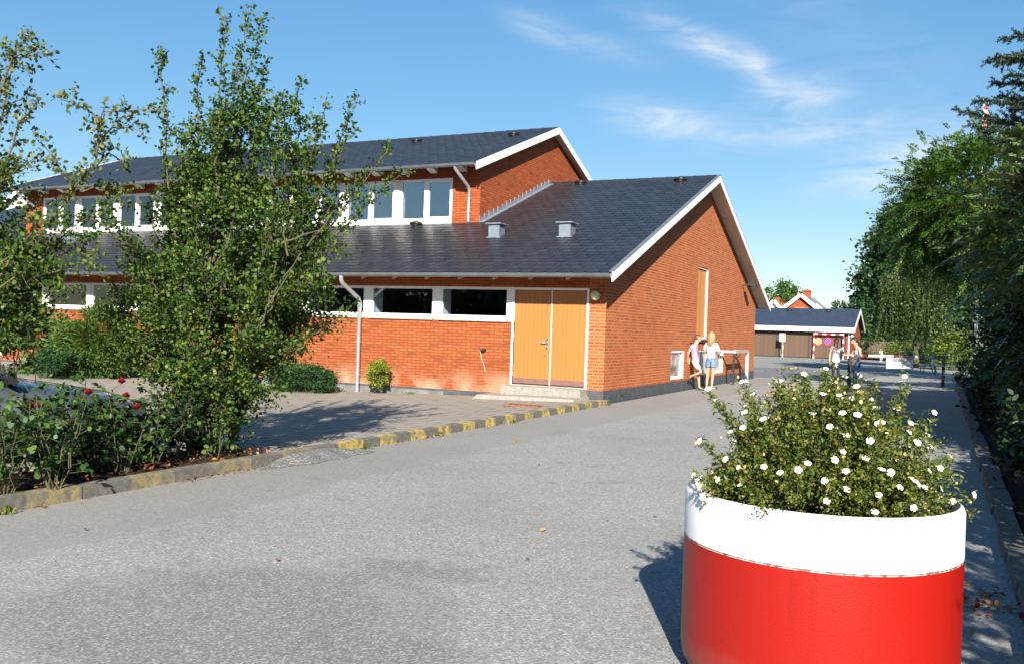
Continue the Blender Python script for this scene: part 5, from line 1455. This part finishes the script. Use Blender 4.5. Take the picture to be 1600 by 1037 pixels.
# conifers and round trees behind the roofs
for i, (px, py, Z, h, r, lab) in enumerate(((1312, 470, 92, 6.2, 2.3, 'dark conifer left of three behind the garage roof'), (1338, 468, 88, 6.0, 2.2, 'dark conifer nearest the big trees behind the garage roof'), (1290, 489, 100, 4.6, 2.2, 'lowest dark conifer just right of the brick house'))):
    t = at(px, py, Z); rg = np.random.default_rng(70 + i); root = thing('garden_conifer', lab, 'conifer', (t.x, t.y, -.2), 0, 'conifers behind the garages'); h = t.z
    m = MB(); m.tube([(t.x, t.y, -.3), (t.x, t.y, h * .95)], [.2, .03], 6); m.build('trunk', M['bark'], root)
    n_ = 6000; zz = h * (1 - rg.random(n_) ** .6 * .95); rad = r * ((1 - zz / h) ** .75 * .95 + .1) * (.55 + .45 * rg.random(n_)) * (1 + .18 * np.sin(zz * 5)); a = rg.random(n_) * 6.28
    P = np.stack([t.x + rad * np.cos(a), t.y + rad * np.sin(a), zz], 1); np_mesh('crown', leaves(P, .28, rg, np.stack([np.cos(a), np.sin(a), -.2 + 0 * a], 1), .4, .35), 6, M['yew'] if i == 2 else M['juniper'], root)
t = at(1225, 462, 125); tree('round_tree', 'round green tree between the orange tiled house and the brick gable', (t.x, t.y, -.2), .3, [((t.x, t.y, t.z - .3), (2.5, 2.5, 2.6)), ((t.x + 1.4, t.y, t.z - 1.6), (2, 2, 2.2))], 'leaf', M['robinia'], 75, 5000, 60, .4, 6, size=.3)
# spruce at the right edge
rng = np.random.default_rng(80); sb = Vector((10.3, 6.2, 0))
sp = thing('spruce_tree', 'dark blue-green spruce with upswept boughs at the upper right edge', 'spruce', sb); m = MB(); m.tube([sb, sb + Vector((0, 0, 11.5))], [.2, .03], 8); P = []; Dd = []
def bough(s, e, m, P, Dd, tw=.62):
    pts = limb(rng, s, e, 6, .02, -.05); m.tube(pts, list(np.linspace(.035, .008, 7)), 5, 0, False); L = (e - s).length; n_ = int(L / .085)
    for j in range(n_):
        t = .12 + .88 * j / n_; p, d = along(pts, min(t, .999))
        for sg in (-1, 1):
            sd = d.cross(Vector((0, 0, 1))).normalized() * sg; l = tw * (1 - t * .78) * (.75 + .5 * rng.random())
            q = p + (sd * .75 + d * .75 + Vector((0, 0, .05 + .50 * rng.normal()))).normalized() * l; m.tube([p, q], [.008, .004], 4, 0, False)
            needles(p, q, P, Dd, int(l / .0065))
    for a_, b_ in zip(pts[:-1], pts[1:]): needles(a_, b_, P, Dd, int((b_ - a_).length / .012))
def needles(p, q, P, Dd, n_):
    t = rng.random(max(n_, 6))[:, None]; d = np.array((q - p).normalized()); b = np.array(p) + (np.array(q) - np.array(p)) * t
    r = unit(rng.normal(size=(len(t), 3))); P.append(b); Dd.append(unit(r + d * .9 + np.array((0, 0, .25))))
for (px, py, Z, zr) in ((1566, 62, 23, 9.0), (1540, 97, 23.5, 8.2), (1552, 92, 22.6, 8.5), (1548, 132, 23.2, 7.6), (1520, 158, 23, 6.9), (1492, 172, 23.4, 6.4), (1512, 196, 22.6, 6.2), (1560, 150, 24, 7.2), (1545, 190, 24, 6.4), (1570, 120, 22.2, 8.0), (1580, 170, 22, 7.0), (1530, 215, 22.3, 5.8), (1575, 205, 21.8, 6.2), (1590, 90, 22, 8.6), (1590, 215, 22.5, 5.6), (1600, 140, 21.5, 7.5)):
    bough(sb + Vector((0, 0, zr + .35)), at(px, py, Z), m, P, Dd, .75)
for i in range(12):
    a = R(-150 + 260 * rng.random() + 0); z = 6.5 + 4.5 * (i / 34); r = (11.8 - z) * .27 + .3; bough(sb + Vector((0, 0, z)), sb + Vector((r * math.cos(a) * .9 + .4, r * math.sin(a), z - .1 * r)), m, P, Dd, .4) if math.cos(a) > -.1 else None
m.build('trunk', M['bark'], sp)
np_mesh('foliage', leaves(np.concatenate(P), .06, rng, np.concatenate(Dd) * 2.5, .2, .3, .3), 6, M['spruce'], sp)

# shrubbery under the trees, part of its shade put into the leaf colour
shrub('dark_shrub', 'big dark shrub right of the barrier post with deep shade put into its leaf colour', (9.1, 15.0, 1.6), (1.9, 3.0, 1.9), 9000, .14, M['shrub_shade_tint'], 90, 90, .26, group=None, shell=.55)
shrub('dark_shrub', 'dark dense shrub at the kerb between barrier post and planter', (8.9, 7.5, 1.5), (1.55, 3.4, 1.7), 9000, .13, M['shrub_shade_tint'], 91, 90, .25, shell=.55)
shrub('dark_shrub', 'nearest dark shrub hanging over the right kerb beside the planter', (8.6, -.5, 1.2), (1.25, 3.6, 1.5), 9000, .11, M['shrub_shade_tint'], 92, 90, .2, shell=.55)
shrub('dark_shrub', 'dark understorey shrub behind the sumac at the right edge', (10.6, 1.0, 2.6), (1.6, 5.5, 2.8), 12000, .16, M['shrub_shade_tint'], 93, 120, .3, shell=.55)
shrub('dark_shrub', 'tall dark undergrowth behind the dark shrubs along the drive', (10.8, 13.0, 2.6), (1.7, 6.5, 3.0), 12000, .18, M['shrub_shade_tint'], 94, 120, .32, shell=.5)
shrub('dark_shrub', 'bushes with shade put into their dark leaf colour beneath the weeping birch', (8.6, 60.0, 1.6), (4.6, 3.0, 2.2), 8000, .24, M['shrub_shade_tint'], 95, 80, .35, shell=.5)
c = at(1407, 556, 76); shrub('clipped_shrub', 'low rounded yellow-green shrub behind the notice board', (c.x, c.y, .55), (1.5, 1.2, .95), 3600, .14, M['lime_shrub'], 96, 40, .18)
c = at(1437, 558, 74); shrub('clipped_shrub', 'low dark green shrub touching the right side of the yellow-green one', (c.x, c.y, .45), (1.25, 1.0, .75), 2600, .14, M['juniper'], 97, 34, .18)
c = at(1496, 535, 54); shrub('loose_shrub', 'loose sunlit yellow-green shrub behind the bench and barrier post', (c.x, c.y, 1.15), (1.3, 1.3, 1.3), 3600, .15, M['lime_shrub'], 98, 44, .2, shell=.6)
c = at(1474, 556, 58); shrub('loose_shrub', 'green low shrub between birch and bench', (c.x, c.y + 3, .55), (1.5, 1.2, .8), 2600, .13, M['robinia'], 99, 40, .2)
c = at(1515, 588, 33); shrub('loose_shrub', 'small glossy shrub at the end of the right kerb by the barrier post', (c.x + .1, c.y, .55), (.55, .8, .5), 1200, .09, M['shrub_shade_tint'], 100, 24, .1)
shrub('low_cover', 'low dark ground shrubs spilling to the right kerb beside the planter', (7.95, -7.5, .45), (.72, 5.0, .6), 6500, .09, M['shrub_shade_tint'], 111, 90, .13, shell=.5, stem=False)
shrub('low_cover', 'low dark ground shrubs along the right kerb before the barrier post', (7.95, 4.5, .5), (.75, 7.5, .75), 8000, .11, M['shrub_shade_tint'], 112, 110, .15, shell=.5, stem=False)
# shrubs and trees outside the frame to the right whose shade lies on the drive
shrub('edge_shrub', 'leafy shrub beside the drive right of the camera casting shade on the kerb', (9.7, -16.5, 1.3), (1.0, 1.6, 1.4), 9000, .12, M['shrub_shade_tint'], 101, 60, .2, shell=.6)
shrub('edge_shrub', 'leafy shrub just beyond the right picture edge abreast of the planter', (9.1, -11.4, 1.3), (1.25, 2.9, 1.5), 16000, .12, M['shrub_shade_tint'], 102, 80, .22, shell=.6)
shrub('edge_shrub', 'broad leafy shrub out of frame beside the kerb behind the sumac stem', (9.9, -6.5, 1.5), (1.2, 3.2, 1.7), 14000, .12, M['shrub_shade_tint'], 113, 90, .22, shell=.6)
tree('small_tree', 'small leafy tree right of the camera whose shade falls on the kerb beside the planter', (9.5, -17.3, .05), .05, [((9.45, -17.4, 2.7), (.75, .9, 1.6))], 'leaf', M['oak'], 114, 5500, 40, .14, 4, size=.09)
tree('pinnate_tree', 'feathery tree out of frame on the right shading the road beside the planter', (10.4, -6.5, .05), .18, [((10.4, -6.8, 4.2), (2.0, 2.6, 2.0)), ((9.4, -3.4, 3.6), (1.4, 2.2, 1.3))], 'frond', M['robinia'], 103, 3600, 80, .3, 6)
tree('pinnate_tree', 'feathery tree out of frame on the right shading the road before the barrier', (11.5, .5, .05), .2, [((12.3, 0, 5.2), (2.3, 3.0, 2.3))], 'frond', M['robinia'], 104, 3600, 80, .3, 6)
tree('pinnate_tree', 'tall feathery tree out of frame at the far right edge of the verge', (13.5, -8.5, .05), .25, [((13.4, -8.5, 6.8), (2.8, 4.0, 3.2))], 'leaf', M['oak'], 105, 16000, 90, .4, 6, size=.2)
# wood far behind the camera: only its dark reflection shows in the low windows
rng = np.random.default_rng(110); n_ = 9000
P = np.stack([rng.uniform(-60, 40, n_), rng.uniform(-62, -52, n_), 8.2 * rng.random(n_) ** .8], 1); P[:, 2] *= 1 + .18 * np.sin(P[:, 0] * .45) + .1 * np.sin(P[:, 0] * 1.3)
stuff(np_mesh('wood', leaves(P, 1.1, rng, None, .3, .8), 6, M['shrub_shade_tint']), 'dark line of trees far behind the camera mirrored in the low windows', 'wood')

# fallen leaves along the kerbs, under the bushes
rng = np.random.default_rng(120); n_ = 520
A = np.stack([KX + .02 + np.abs(rng.normal(size=n_)) * .05, rng.uniform(-15.5, -5, n_), np.full(n_, .008)], 1)
A = A[(np.sin(A[:, 1] * 3.1) + .6 * np.sin(A[:, 1] * 7.3) + rng.normal(size=n_) * .5 > .35)]
B_ = np.stack([rng.uniform(-.9, .05, 900), rng.uniform(-16, -10.45, 900), rng.uniform(.13, .15, 900)], 1)
C_ = np.stack([6.72 + rng.normal(size=170) * .13, -12.2 + rng.normal(size=170) * .22, np.full(170, .012)], 1)
D_ = np.stack([rng.uniform(.3, 6, 26), rng.uniform(-15.5, -6, 26), np.full(26, .006)], 1)
P = np.concatenate([A, B_, C_, D_]); V = leaves(P, .036, rng, None, 2.2, .62, .5, .5); V[:, :, 2] = np.maximum(V[:, :, 2], .004 + P[:, None, 2] * .6)
stuff(np_mesh('fallen_leaves', V, 6, M['dead_leaf']), 'dry brown and reddish fallen leaves along the kerb and in the bed', 'leaves')
# tufts of weeds in the gutter and at the wall corner
rng = np.random.default_rng(121); P = []
for (x, y, n_, s) in ((KX + .05, -7.25, 30, .04), (KX + .04, -4.9, 26, .03), (KX + .05, -13.7, 26, .03), (.16, -.15, 40, .05), (-4.7, -.2, 40, .08), (KX + .04, -9.0, 20, .04)):
    P.append(np.stack([x + rng.normal(size=n_) * s, y + rng.normal(size=n_) * s, np.full(n_, .0 if x > 0 else pz(x))], 1))
P = np.concatenate(P); stuff(np_mesh('weeds', leaves(P, .06, rng, np.tile((0, 0, 1.2), (len(P), 1)), .1, .2), 6, M['lime_shrub']), 'little weeds growing in the kerb joints and wall corner', 'weeds')

# ================================================================== CAR (only wing, windscreen pillar and mirror show past the roses)
car = thing('parked_car', 'blue-grey car parked behind the rose bed, bonnet and door mirror showing', 'car', (at(28, 600, 8.75).x - 1.01, at(28, 600, 8.75).y - .28, -.02), R(60))
CX, CY, CZ = car.location
SZ = .9
half = .84
# side profile stations: x from the nose (+) to the tail (-), lower sill z, shoulder z, half width at shoulder
st = [(2.02, .34, .52, .60), (1.95, .22, .64, .70), (1.7, .2, .74, .78), (1.3, .2, .82, .82), (.85, .2, .90, .84), (.5, .2, .94, .84), (0, .2, .95, .85), (-.8, .2, .97, .85), (-1.4, .2, .98, .83), (-1.9, .24, .95, .78), (-2.05, .34, .85, .70)]
m = MB(); vs = []
for (x, lo, sh, w) in st:
    ring = [(-w * .9, lo), (-w * 1.02, lo + .14), (-w * 1.04, (lo + sh) / 2), (-w * .99, sh - .06), (-w * .9, sh), (-w * .45, sh + .035), (0, sh + .045), (w * .45, sh + .035), (w * .9, sh), (w * .99, sh - .06), (w * 1.04, (lo + sh) / 2), (w * 1.02, lo + .14), (w * .9, lo)]
    vs += [(CX + x, CY + y, CZ + z * SZ) for y, z in ring]
k_ = 13; fs = []
for i in range(len(st) - 1):
    for j in range(k_): fs.append((i * k_ + j, (i + 1) * k_ + j, (i + 1) * k_ + (j + 1) % k_, i * k_ + (j + 1) % k_))
m.add(vs, fs, 0, True); m.add(vs[:k_], [tuple(range(k_))]); m.add(vs[-k_:], [tuple(range(k_))[::-1]])
m.build('body', M['car'], car)
# greenhouse: glass block with painted roof and pillars
def gp(x, y, z): return (CX + x, CY + y, CZ + z * SZ)
A = [gp(.72, -.72, .955), gp(.72, .72, .955), gp(-1.55, .72, .985), gp(-1.55, -.72, .985)]; B = [gp(-.12, -.56, 1.42), gp(-.12, .56, 1.42), gp(-1.2, .56, 1.42), gp(-1.2, -.56, 1.42)]
m = MB(); m.hexa(A, B); m.build('windows', M['carglass'], car)
m = MB(); m.hexa([gp(-.10, -.58, 1.41), gp(-.10, .58, 1.41), gp(-1.22, .58, 1.41), gp(-1.22, -.58, 1.41)], [gp(-.2, -.52, 1.46), gp(-.2, .52, 1.46), gp(-1.15, .52, 1.46), gp(-1.15, -.52, 1.46)]); m.build('car_roof', M['car'], car)
for s in (-1, 1):
    m = MB()
    for a, b in ((gp(.75, s * .735, .95), gp(-.11, s * .575, 1.43)), (gp(-.45, s * .74, .96), gp(-.5, s * .58, 1.42)), (gp(-1.58, s * .735, .97), gp(-1.2, s * .575, 1.43))): m.bar(a, b, .06, .05)
    m.bar(gp(.72, s * .735, .955), gp(-1.55, s * .735, .985), .03, .03)
    m.build('window_pillars', M['car'], car)
for s in (-1, 1):
    m = MB(); m.hexa([gp(.62, s * .80, .94), gp(.74, s * .80, .95), gp(.72, s * .98, .96), gp(.64, s * .98, .96)], [gp(.62, s * .80, 1.07), gp(.72, s * .80, 1.09), gp(.71, s * .98, 1.09), gp(.64, s * .98, 1.08)]); m.build('mirror', M['black'], car)
    m = MB(); m.bar(gp(.95, s * .875, .28), gp(.75, s * .868, .93), .008, .008); m.bar(gp(-.4, s * .89, .28), gp(-.42, s * .872, .95), .008, .008); m.build('door_gap', M['black'], car)
    m = MB(); m.hexa([gp(1.86, s * .45, .5), gp(1.97, s * .45, .5), gp(1.80, s * .74, .5), gp(1.72, s * .74, .5)], [gp(1.80, s * .45, .66), gp(1.93, s * .45, .64), gp(1.76, s * .74, .68), gp(1.68, s * .74, .68)]); m.build('headlight', M['headlamp'], car)
    for x in (1.25, -1.3):
        m = MB(); m.tube([gp(x, s * .70, .29), gp(x, s * .89, .29)], .29, 24); w = m.build('wheel', M['tyre'], car)
        m = MB(); m.tube([gp(x, s * .885, .29), gp(x, s * .90, .29)], .19, 20); m.build('rim', M['rim'], w)

# ================================================================== PEOPLE
DG = bpy.context.evaluated_depsgraph_get


def skin_mesh(V, E, rad, sub=1, root=0):
    me = bpy.data.meshes.new('tmp'); me.from_pydata([tuple(v) for v in V], E, [])
    o = bpy.data.objects.new('tmp', me); COL.objects.link(o)
    md = o.modifiers.new('Skin', 'SKIN'); md.use_smooth_shade = True; md.branch_smoothing = .6
    if not me.skin_vertices:
        bm = bmesh.new(); bm.from_mesh(me); bm.verts.layers.skin.verify(); bm.to_mesh(me); bm.free()
    for i, r in enumerate(rad):
        s = me.skin_vertices[0].data[i]; s.radius = (r, r) if not hasattr(r, '__len__') else r; s.use_root = (i == root)
    ss = o.modifiers.new('Sub', 'SUBSURF'); ss.levels = sub; ss.render_levels = sub
    bpy.context.view_layer.update(); dg = bpy.context.evaluated_depsgraph_get()
    res = bpy.data.meshes.new_from_object(o.evaluated_get(dg)); bpy.data.objects.remove(o); return res


def link(name, me, mats, parent):
    for mt in mats: me.materials.append(mt)
    for p in me.polygons: p.use_smooth = True
    o = bpy.data.objects.new(name, me); COL.objects.link(o); o.parent = parent; return o


def person(label, loc, rz, h, J, hair, garments, shoes, group=None, build=1.0):
    """J: joint positions in units of height, facing -Y, x to the person's left"""
    root = thing('person', label, 'person', loc, rz, group); S = h
    d = dict(pelvis=(0, 0, .52), spine=(0, .005, .62), chest=(0, .0, .73), neck=(0, .005, .825), hem=(0, 0, .455), head0=(0, -.005, .872), head1=(0, -.008, .925), head2=(0, 0, .965),
             shL=(.088, 0, .80), shR=(-.088, 0, .80), elL=(.125, .01, .635), elR=(-.125, .01, .635), wrL=(.135, -.03, .49), wrR=(-.135, -.03, .49),
             hipL=(.048, 0, .50), hipR=(-.048, 0, .50), knL=(.052, -.01, .275), knR=(-.052, -.01, .275), anL=(.055, .012, .045), anR=(-.055, .012, .045), toL=(.062, -.075, .014), toR=(-.062, -.075, .014))
    d.update({a: b for a, b in J.items() if a != 'look'}); N = list(d); V = [Vector(d[n]) * S for n in N]; I = {n: i for i, n in enumerate(N)}
    r = dict(pelvis=(.078, .058), spine=(.066, .048), chest=(.076, .052), neck=.031, head0=(.042, .048), head1=(.049, .058), head2=(.036, .042), sh=.033, el=.0235, wr=.016, hip=.052, kn=.031, an=.019, to=.016)
    rad = []
    d_skip = {'hem'}
    for n in N:
        q = .02 if n == 'hem' else r.get(n, r.get(n[:2])) if n not in r else r[n]
        if n.startswith('hip'): q = r['hip']
        rad.append(tuple(x * S * build for x in q) if hasattr(q, '__len__') else q * S * build)
    E = [('pelvis', 'hem'), ('pelvis', 'spine'), ('spine', 'chest'), ('chest', 'neck'), ('neck', 'head0'), ('head0', 'head1'), ('head1', 'head2'), ('pelvis', 'hipL'), ('pelvis', 'hipR')]
    for s in 'LR': E += [('chest', 'sh' + s), ('sh' + s, 'el' + s), ('el' + s, 'wr' + s), ('hip' + s, 'kn' + s), ('kn' + s, 'an' + s), ('an' + s, 'to' + s)]
    Ei = [(I[a], I[b]) for a, b in E]
    for s, sg in (('L', 1), ('R', -1)):        # palm, four fingers and a thumb
        w = V[I['wr' + s]]; dr = (w - V[I['el' + s]]).normalized(); sd = dr.cross(Vector((sg, 0, 0))).normalized()
        if sd.length < .1: sd = Vector((0, -1, 0))
        pm = len(V); V.append(w + dr * .042 * S); rad.append((.017 * S, .011 * S)); Ei.append((I['wr' + s], pm))
        fw = dr.cross(sd)
        for f, (o_, l_) in enumerate(((-.015, .040), (-.005, .046), (.005, .043), (.014, .034))):
            b0 = len(V); V += [V[pm] + dr * .012 * S + sd * o_ * S, V[pm] + dr * (.012 + l_ * .55) * S + sd * o_ * 1.15 * S, V[pm] + dr * (.012 + l_) * S + sd * o_ * 1.15 * S - fw * sg * .008 * S]
            rad += [.0052 * S, .0048 * S, .0038 * S]; Ei += [(pm, b0), (b0, b0 + 1), (b0 + 1, b0 + 2)]
        b0 = len(V); V += [V[pm] - dr * .012 * S - sd * .020 * S, V[pm] + dr * .012 * S - sd * .032 * S]; rad += [.0058 * S, .0045 * S]; Ei += [(pm, b0), (b0, b0 + 1)]
    me = skin_mesh(V, Ei, rad, 1, I['pelvis'])
    # face on the same mesh
    bm = bmesh.new(); bm.from_mesh(me); bpy.data.meshes.remove(me); me = bpy.data.meshes.new('body')
    hc = V[I['head1']]; ax = (V[I['head2']] - V[I['head0']]).normalized(); look = Vector(J.get('look', (0, -1, 0))).normalized(); look = (look - ax * look.dot(ax)).normalized(); lr = look.cross(ax)
    fr = .0555 * S
    def blob(c, rx, mi, sc=(1, 1, 1)):
        q = bmesh.ops.create_uvsphere(bm, u_segments=8, v_segments=6, radius=rx)
        for v in q['verts']: v.co = c + lr * v.co.x * sc[0] + look * v.co.y * sc[1] + ax * v.co.z * sc[2]
        for f in {f for v in q['verts'] for f in v.link_faces}: f.material_index = mi; f.smooth = True
    blob(hc + look * fr * .98 - ax * .006 * S, .0095 * S, 0, (.8, 1.2, 1.4)); blob(hc + look * fr * .75 - ax * .033 * S, .016 * S, 0, (1.2, .9, .8))
    for s in (-1, 1):
        blob(hc + look * fr * .9 + lr * s * .019 * S + ax * .008 * S, .0055 * S, 1, (1.3, .6, .8)); blob(hc + lr * s * .0475 * S - ax * .002 * S, .011 * S, 0, (.5, .8, 1.4))
    blob(hc + look * fr * .93 - ax * .022 * S, .008 * S, 2, (1.6, .5, .45))
    bm.to_mesh(me); bm.free(); link('body', me, [M['skin'], M['eye'], M['lip']], root)
    # hair: cap open to the face plus falling strands
    col, style = hair; m = MB(); hcen = hc + ax * .012 * S - look * .006 * S; nn = 20; rows = 12; vs = []; R0 = .062 * S
    rg = np.random.default_rng(int(abs(loc[0] * 100)) + 3)
    for i in range(rows + 1):
        t = math.pi * .66 * i / rows
        for j in range(nn):
            a = 2 * math.pi * j / nn; c_, s_ = math.cos(a), math.sin(a)
            lim = .42 if c_ > .45 else (.62 if c_ > .1 else 1.0)
            tt = min(t, math.pi * .66 * lim); rr = R0 * (1 + .03 * rg.normal())
            vs.append(hcen + (look * c_ * rr * 1.06 + lr * s_ * rr * .90) * math.sin(tt) + ax * rr * 1.0 * math.cos(tt))
    m.add(vs, [(i * nn + j, (i + 1) * nn + j, (i + 1) * nn + (j + 1) % nn, i * nn + (j + 1) % nn) for i in range(rows) for j in range(nn)], 0, True)
    if style == 'long':
        for q in range(26):
            a = math.pi * (.45 + 1.1 * q / 25); u = look * math.cos(a) + lr * math.sin(a); p = hcen + u * R0 * .86 + ax * .01 * S
            L = (.17 + .05 * rg.random()) * S; m.tube([p + ax * .02 * S, p + u * .012 * S - ax * .05 * S, p + u * .006 * S - Vector((0, 0, 1)) * L * .6 - look * .01 * S, p * 1.0 - u * .012 * S - Vector((0, 0, 1)) * L - look * .015 * S], [.010 * S, .012 * S, .011 * S, .004 * S], 6)
    elif style == 'tail':
        p = hcen - look * R0 * .95 + ax * .015 * S; m.tube([p + look * .02 * S, p - look * .012 * S, p - look * .022 * S - Vector((0, 0, .07)) * S, p - look * .012 * S - Vector((0, 0, .14)) * S], [.012 * S, .017 * S, .018 * S, .005 * S], 8)
    m.build('hair', M[col], root, local=True)
    # garments: chains of joints, each as (from, to, fraction, radius a, radius b)
    for name, mat, segs, extra in garments:
        VV = []; RR = []; EE = []; key = {}
        def vert(a, b, f, rr):
            kk = (a, b, round(f, 3)) if f > 0 else (a,)
            if f >= .999: kk = (b,)
            if kk not in key: key[kk] = len(VV); VV.append(V[I[a]].lerp(V[I[b]], f)); RR.append(tuple(x * S for x in rr) if hasattr(rr, '__len__') else rr * S)
            return key[kk]
        for (a, b, f0, f1, ra, rb) in segs: EE.append((vert(a, b, f0, ra), vert(a, b, f1, rb)))
        g = link(name, skin_mesh(VV, EE, RR, 1, 0), [M[mat]], root)
        if extra:
            c, u_, rx = extra; mm = MB(); rg2 = np.random.default_rng(1)
            for _ in range(9): mm.ball(c + Vector((rg2.normal() * rx * .45, 0, rg2.normal() * rx * .5)) * S, rx * .28 * S, 8, 0, (1, .25, 1))
            mm.build('shirt_print', M['print'], g, local=True)
    for s in 'LR':
        a, t = V[I['an' + s]], V[I['to' + s]]; dr = (t - a); dr.z = 0 if abs(dr.z) < .08 * S else dr.z; dr.normalize()
        m = MB(); hl = a - dr * .012 * S; hl = Vector((hl.x, hl.y, t.z + .004 * S if abs(a.z - t.z) < .06 * S else a.z - .02 * S)); m.tube([hl - dr * .012 * S, hl + dr * .02 * S, t - dr * .005 * S, t + dr * .018 * S], [.019 * S, .024 * S, .024 * S, .013 * S], 10)
        if 'band' in shoes: m.tube([a + Vector((0, 0, .004)), a - Vector((0, 0, .012 * S))], .022 * S, 8)
        m.build('shoe', M[shoes.split('+')[0]], root, local=True)
    return root


def top(sl, low=.0, r=1.0, loose=1.0):
    """shirt segments; sl sleeve length along the upper arm"""
    s = [('hem', 'spine', low, 1, (.100 * loose, .078 * loose), (.080 * loose, .064 * loose)), ('spine', 'chest', 0, 1, (.076 * loose, .060 * loose), (.085, .062)), ('chest', 'neck', 0, .62, (.085, .062), (.046, .042))]
    if sl > 0:
        for q in 'LR': s += [('chest', 'sh' + q, 0, 1, (.085, .062), .041), ('sh' + q, 'el' + q, 0, sl, .041, .036)]
    return s


def legs(f0, ra, f1=1.0, shin=0, rb=.04, rc=.034, waist=.8):
    s = [('pelvis', 'spine', 0, waist, (.092, .072), (.078, .060))]
    for q in 'LR':
        s += [('pelvis', 'hip' + q, 0, 1, (.092, .072), ra), ('hip' + q, 'kn' + q, 0, f0, ra, rb)]
        if shin: s += [('kn' + q, 'an' + q, 0, shin, rb, rc)]
    return s


GZ = 0.0
# girl in pink leaning back on the gable wall, one foot up against it
p1 = person('girl in pink T-shirt and beige shorts leaning on the brick wall, one foot raised', (.26, 7.0, 0), R(88), 1.58,
            dict(pelvis=(0, .05, .515), spine=(0, .06, .62), chest=(0, .055, .735), neck=(0, .035, .825), head0=(0, .012, .870), head1=(0, .0, .92), head2=(0, .006, .962), look=(.25, -1, -.25),
                 shL=(.085, .06, .80), shR=(-.085, .06, .80), elL=(.125, .13, .66), elR=(-.125, .13, .66), wrL=(.06, .155, .53), wrR=(-.06, .155, .53),
                 hipL=(.048, .04, .50), hipR=(-.048, .04, .50), knL=(.05, -.015, .275), anL=(.052, -.04, .045), toL=(.06, -.125, .014), knR=(-.055, -.10, .33), anR=(-.055, .10, .24), toR=(-.06, .12, .16)),
            ('hair_brown', 'tail'), [('t_shirt', 'pink', top(.55), None), ('shorts', 'beige', legs(.75, .06, rb=.055), None)], 'shoe_black')
# blonde girl seen from behind in pale pink top and denim shorts
p2 = person('blonde girl in pale pink top and denim shorts with her back to us', (.48, 7.72, 0), R(172), 1.66,
            dict(look=(-.35, -1, -.1), elL=(.135, -.01, .65), wrL=(.06, -.10, .63), elR=(-.13, -.02, .645), wrR=(-.09, -.12, .58), anL=(.065, .0, .045), toL=(.085, -.075, .014), anR=(-.035, .02, .045), toR=(-.05, -.06, .014), knL=(.055, -.01, .275), knR=(-.042, .0, .275)),
            ('hair_blonde', 'long'), [('knitted_top', 'palepink', top(.95, .15, 1, 1.08) + [('elL', 'wrL', 0, .5, .038, .034), ('elR', 'wrR', 0, .5, .038, .034)], None), ('shorts', 'denim', legs(.62, .062, rb=.06), None)], 'shoe_pink')
# girl in white printed T-shirt and black leggings facing us
p3 = person('girl in long white printed T-shirt and black leggings facing us near the barrier', (3.02, 16.2, 0), R(18), 1.62,
            dict(look=(.3, -1, .0), elL=(.15, .01, .655), wrL=(.12, -.09, .62), elR=(-.13, .02, .64), wrR=(-.14, -.02, .50)),
            ('hair_brown', 'tail'), [('t_shirt', 'whitecloth', top(.62, -.2, 1, 1.08), (Vector((0, -.072, .64)), 0, .06)), ('leggings', 'blackcloth', legs(1, .056, shin=.72, rb=.036, rc=.026), None)], 'shoe_black')
# girl in jeans seen from the side, hand on the barrier post
p4 = person('girl in grey strappy top and blue jeans in profile, hand on barrier post', (4.1, 11.2, 0), R(-62), 1.66,
            dict(pelvis=(0, .02, .52), spine=(0, .035, .62), chest=(0, .03, .735), neck=(0, .005, .825), head0=(0, -.025, .868), head1=(0, -.035, .918), head2=(0, -.025, .96), look=(-.1, -1, -.35),
                 shL=(.082, .03, .80), shR=(-.082, .03, .80), elL=(.10, .04, .64), wrL=(.07, -.06, .52), elR=(-.11, -.03, .66), wrR=(-.08, -.14, .66),
                 hipL=(.046, .02, .50), hipR=(-.046, .02, .50), knL=(.05, -.005, .275), anL=(.052, -.015, .05), toL=(.055, -.105, .014), knR=(-.05, -.03, .28), anR=(-.05, .05, .045), toR=(-.055, -.04, .014)),
            ('hair_dark', 'tail'), [('strappy_top', 'greycloth', top(0), None), ('jeans', 'jeans', legs(1, .06, shin=.97, rb=.042, rc=.044), None)], 'shoe_white')
# child in white far off by the fence
cp = at(1377, 557, 74)
p5 = person('small distant child in a white shirt and lilac trousers bending by the dark fence', (cp.x, cp.y, 0), R(-30), 1.12,
            dict(pelvis=(0, .06, .50), spine=(0, .04, .6), chest=(0, -.03, .70), neck=(0, -.08, .78), head0=(0, -.11, .82), head1=(0, -.135, .865), head2=(0, -.14, .905), look=(0, -1, -.5), shL=(.085, -.04, .765), shR=(-.085, -.04, .765), elL=(.11, -.09, .63), elR=(-.11, -.09, .63), wrL=(.08, -.17, .56), wrR=(-.08, -.17, .56), hipL=(.048, .06, .49), hipR=(-.048, .06, .49)),
            ('hair_dark', 'tail'), [('shirt', 'whitecloth', top(.9), None), ('trousers', 'lilac', legs(1, .056, shin=.9, rb=.042, rc=.036), None)], 'shoe_white')
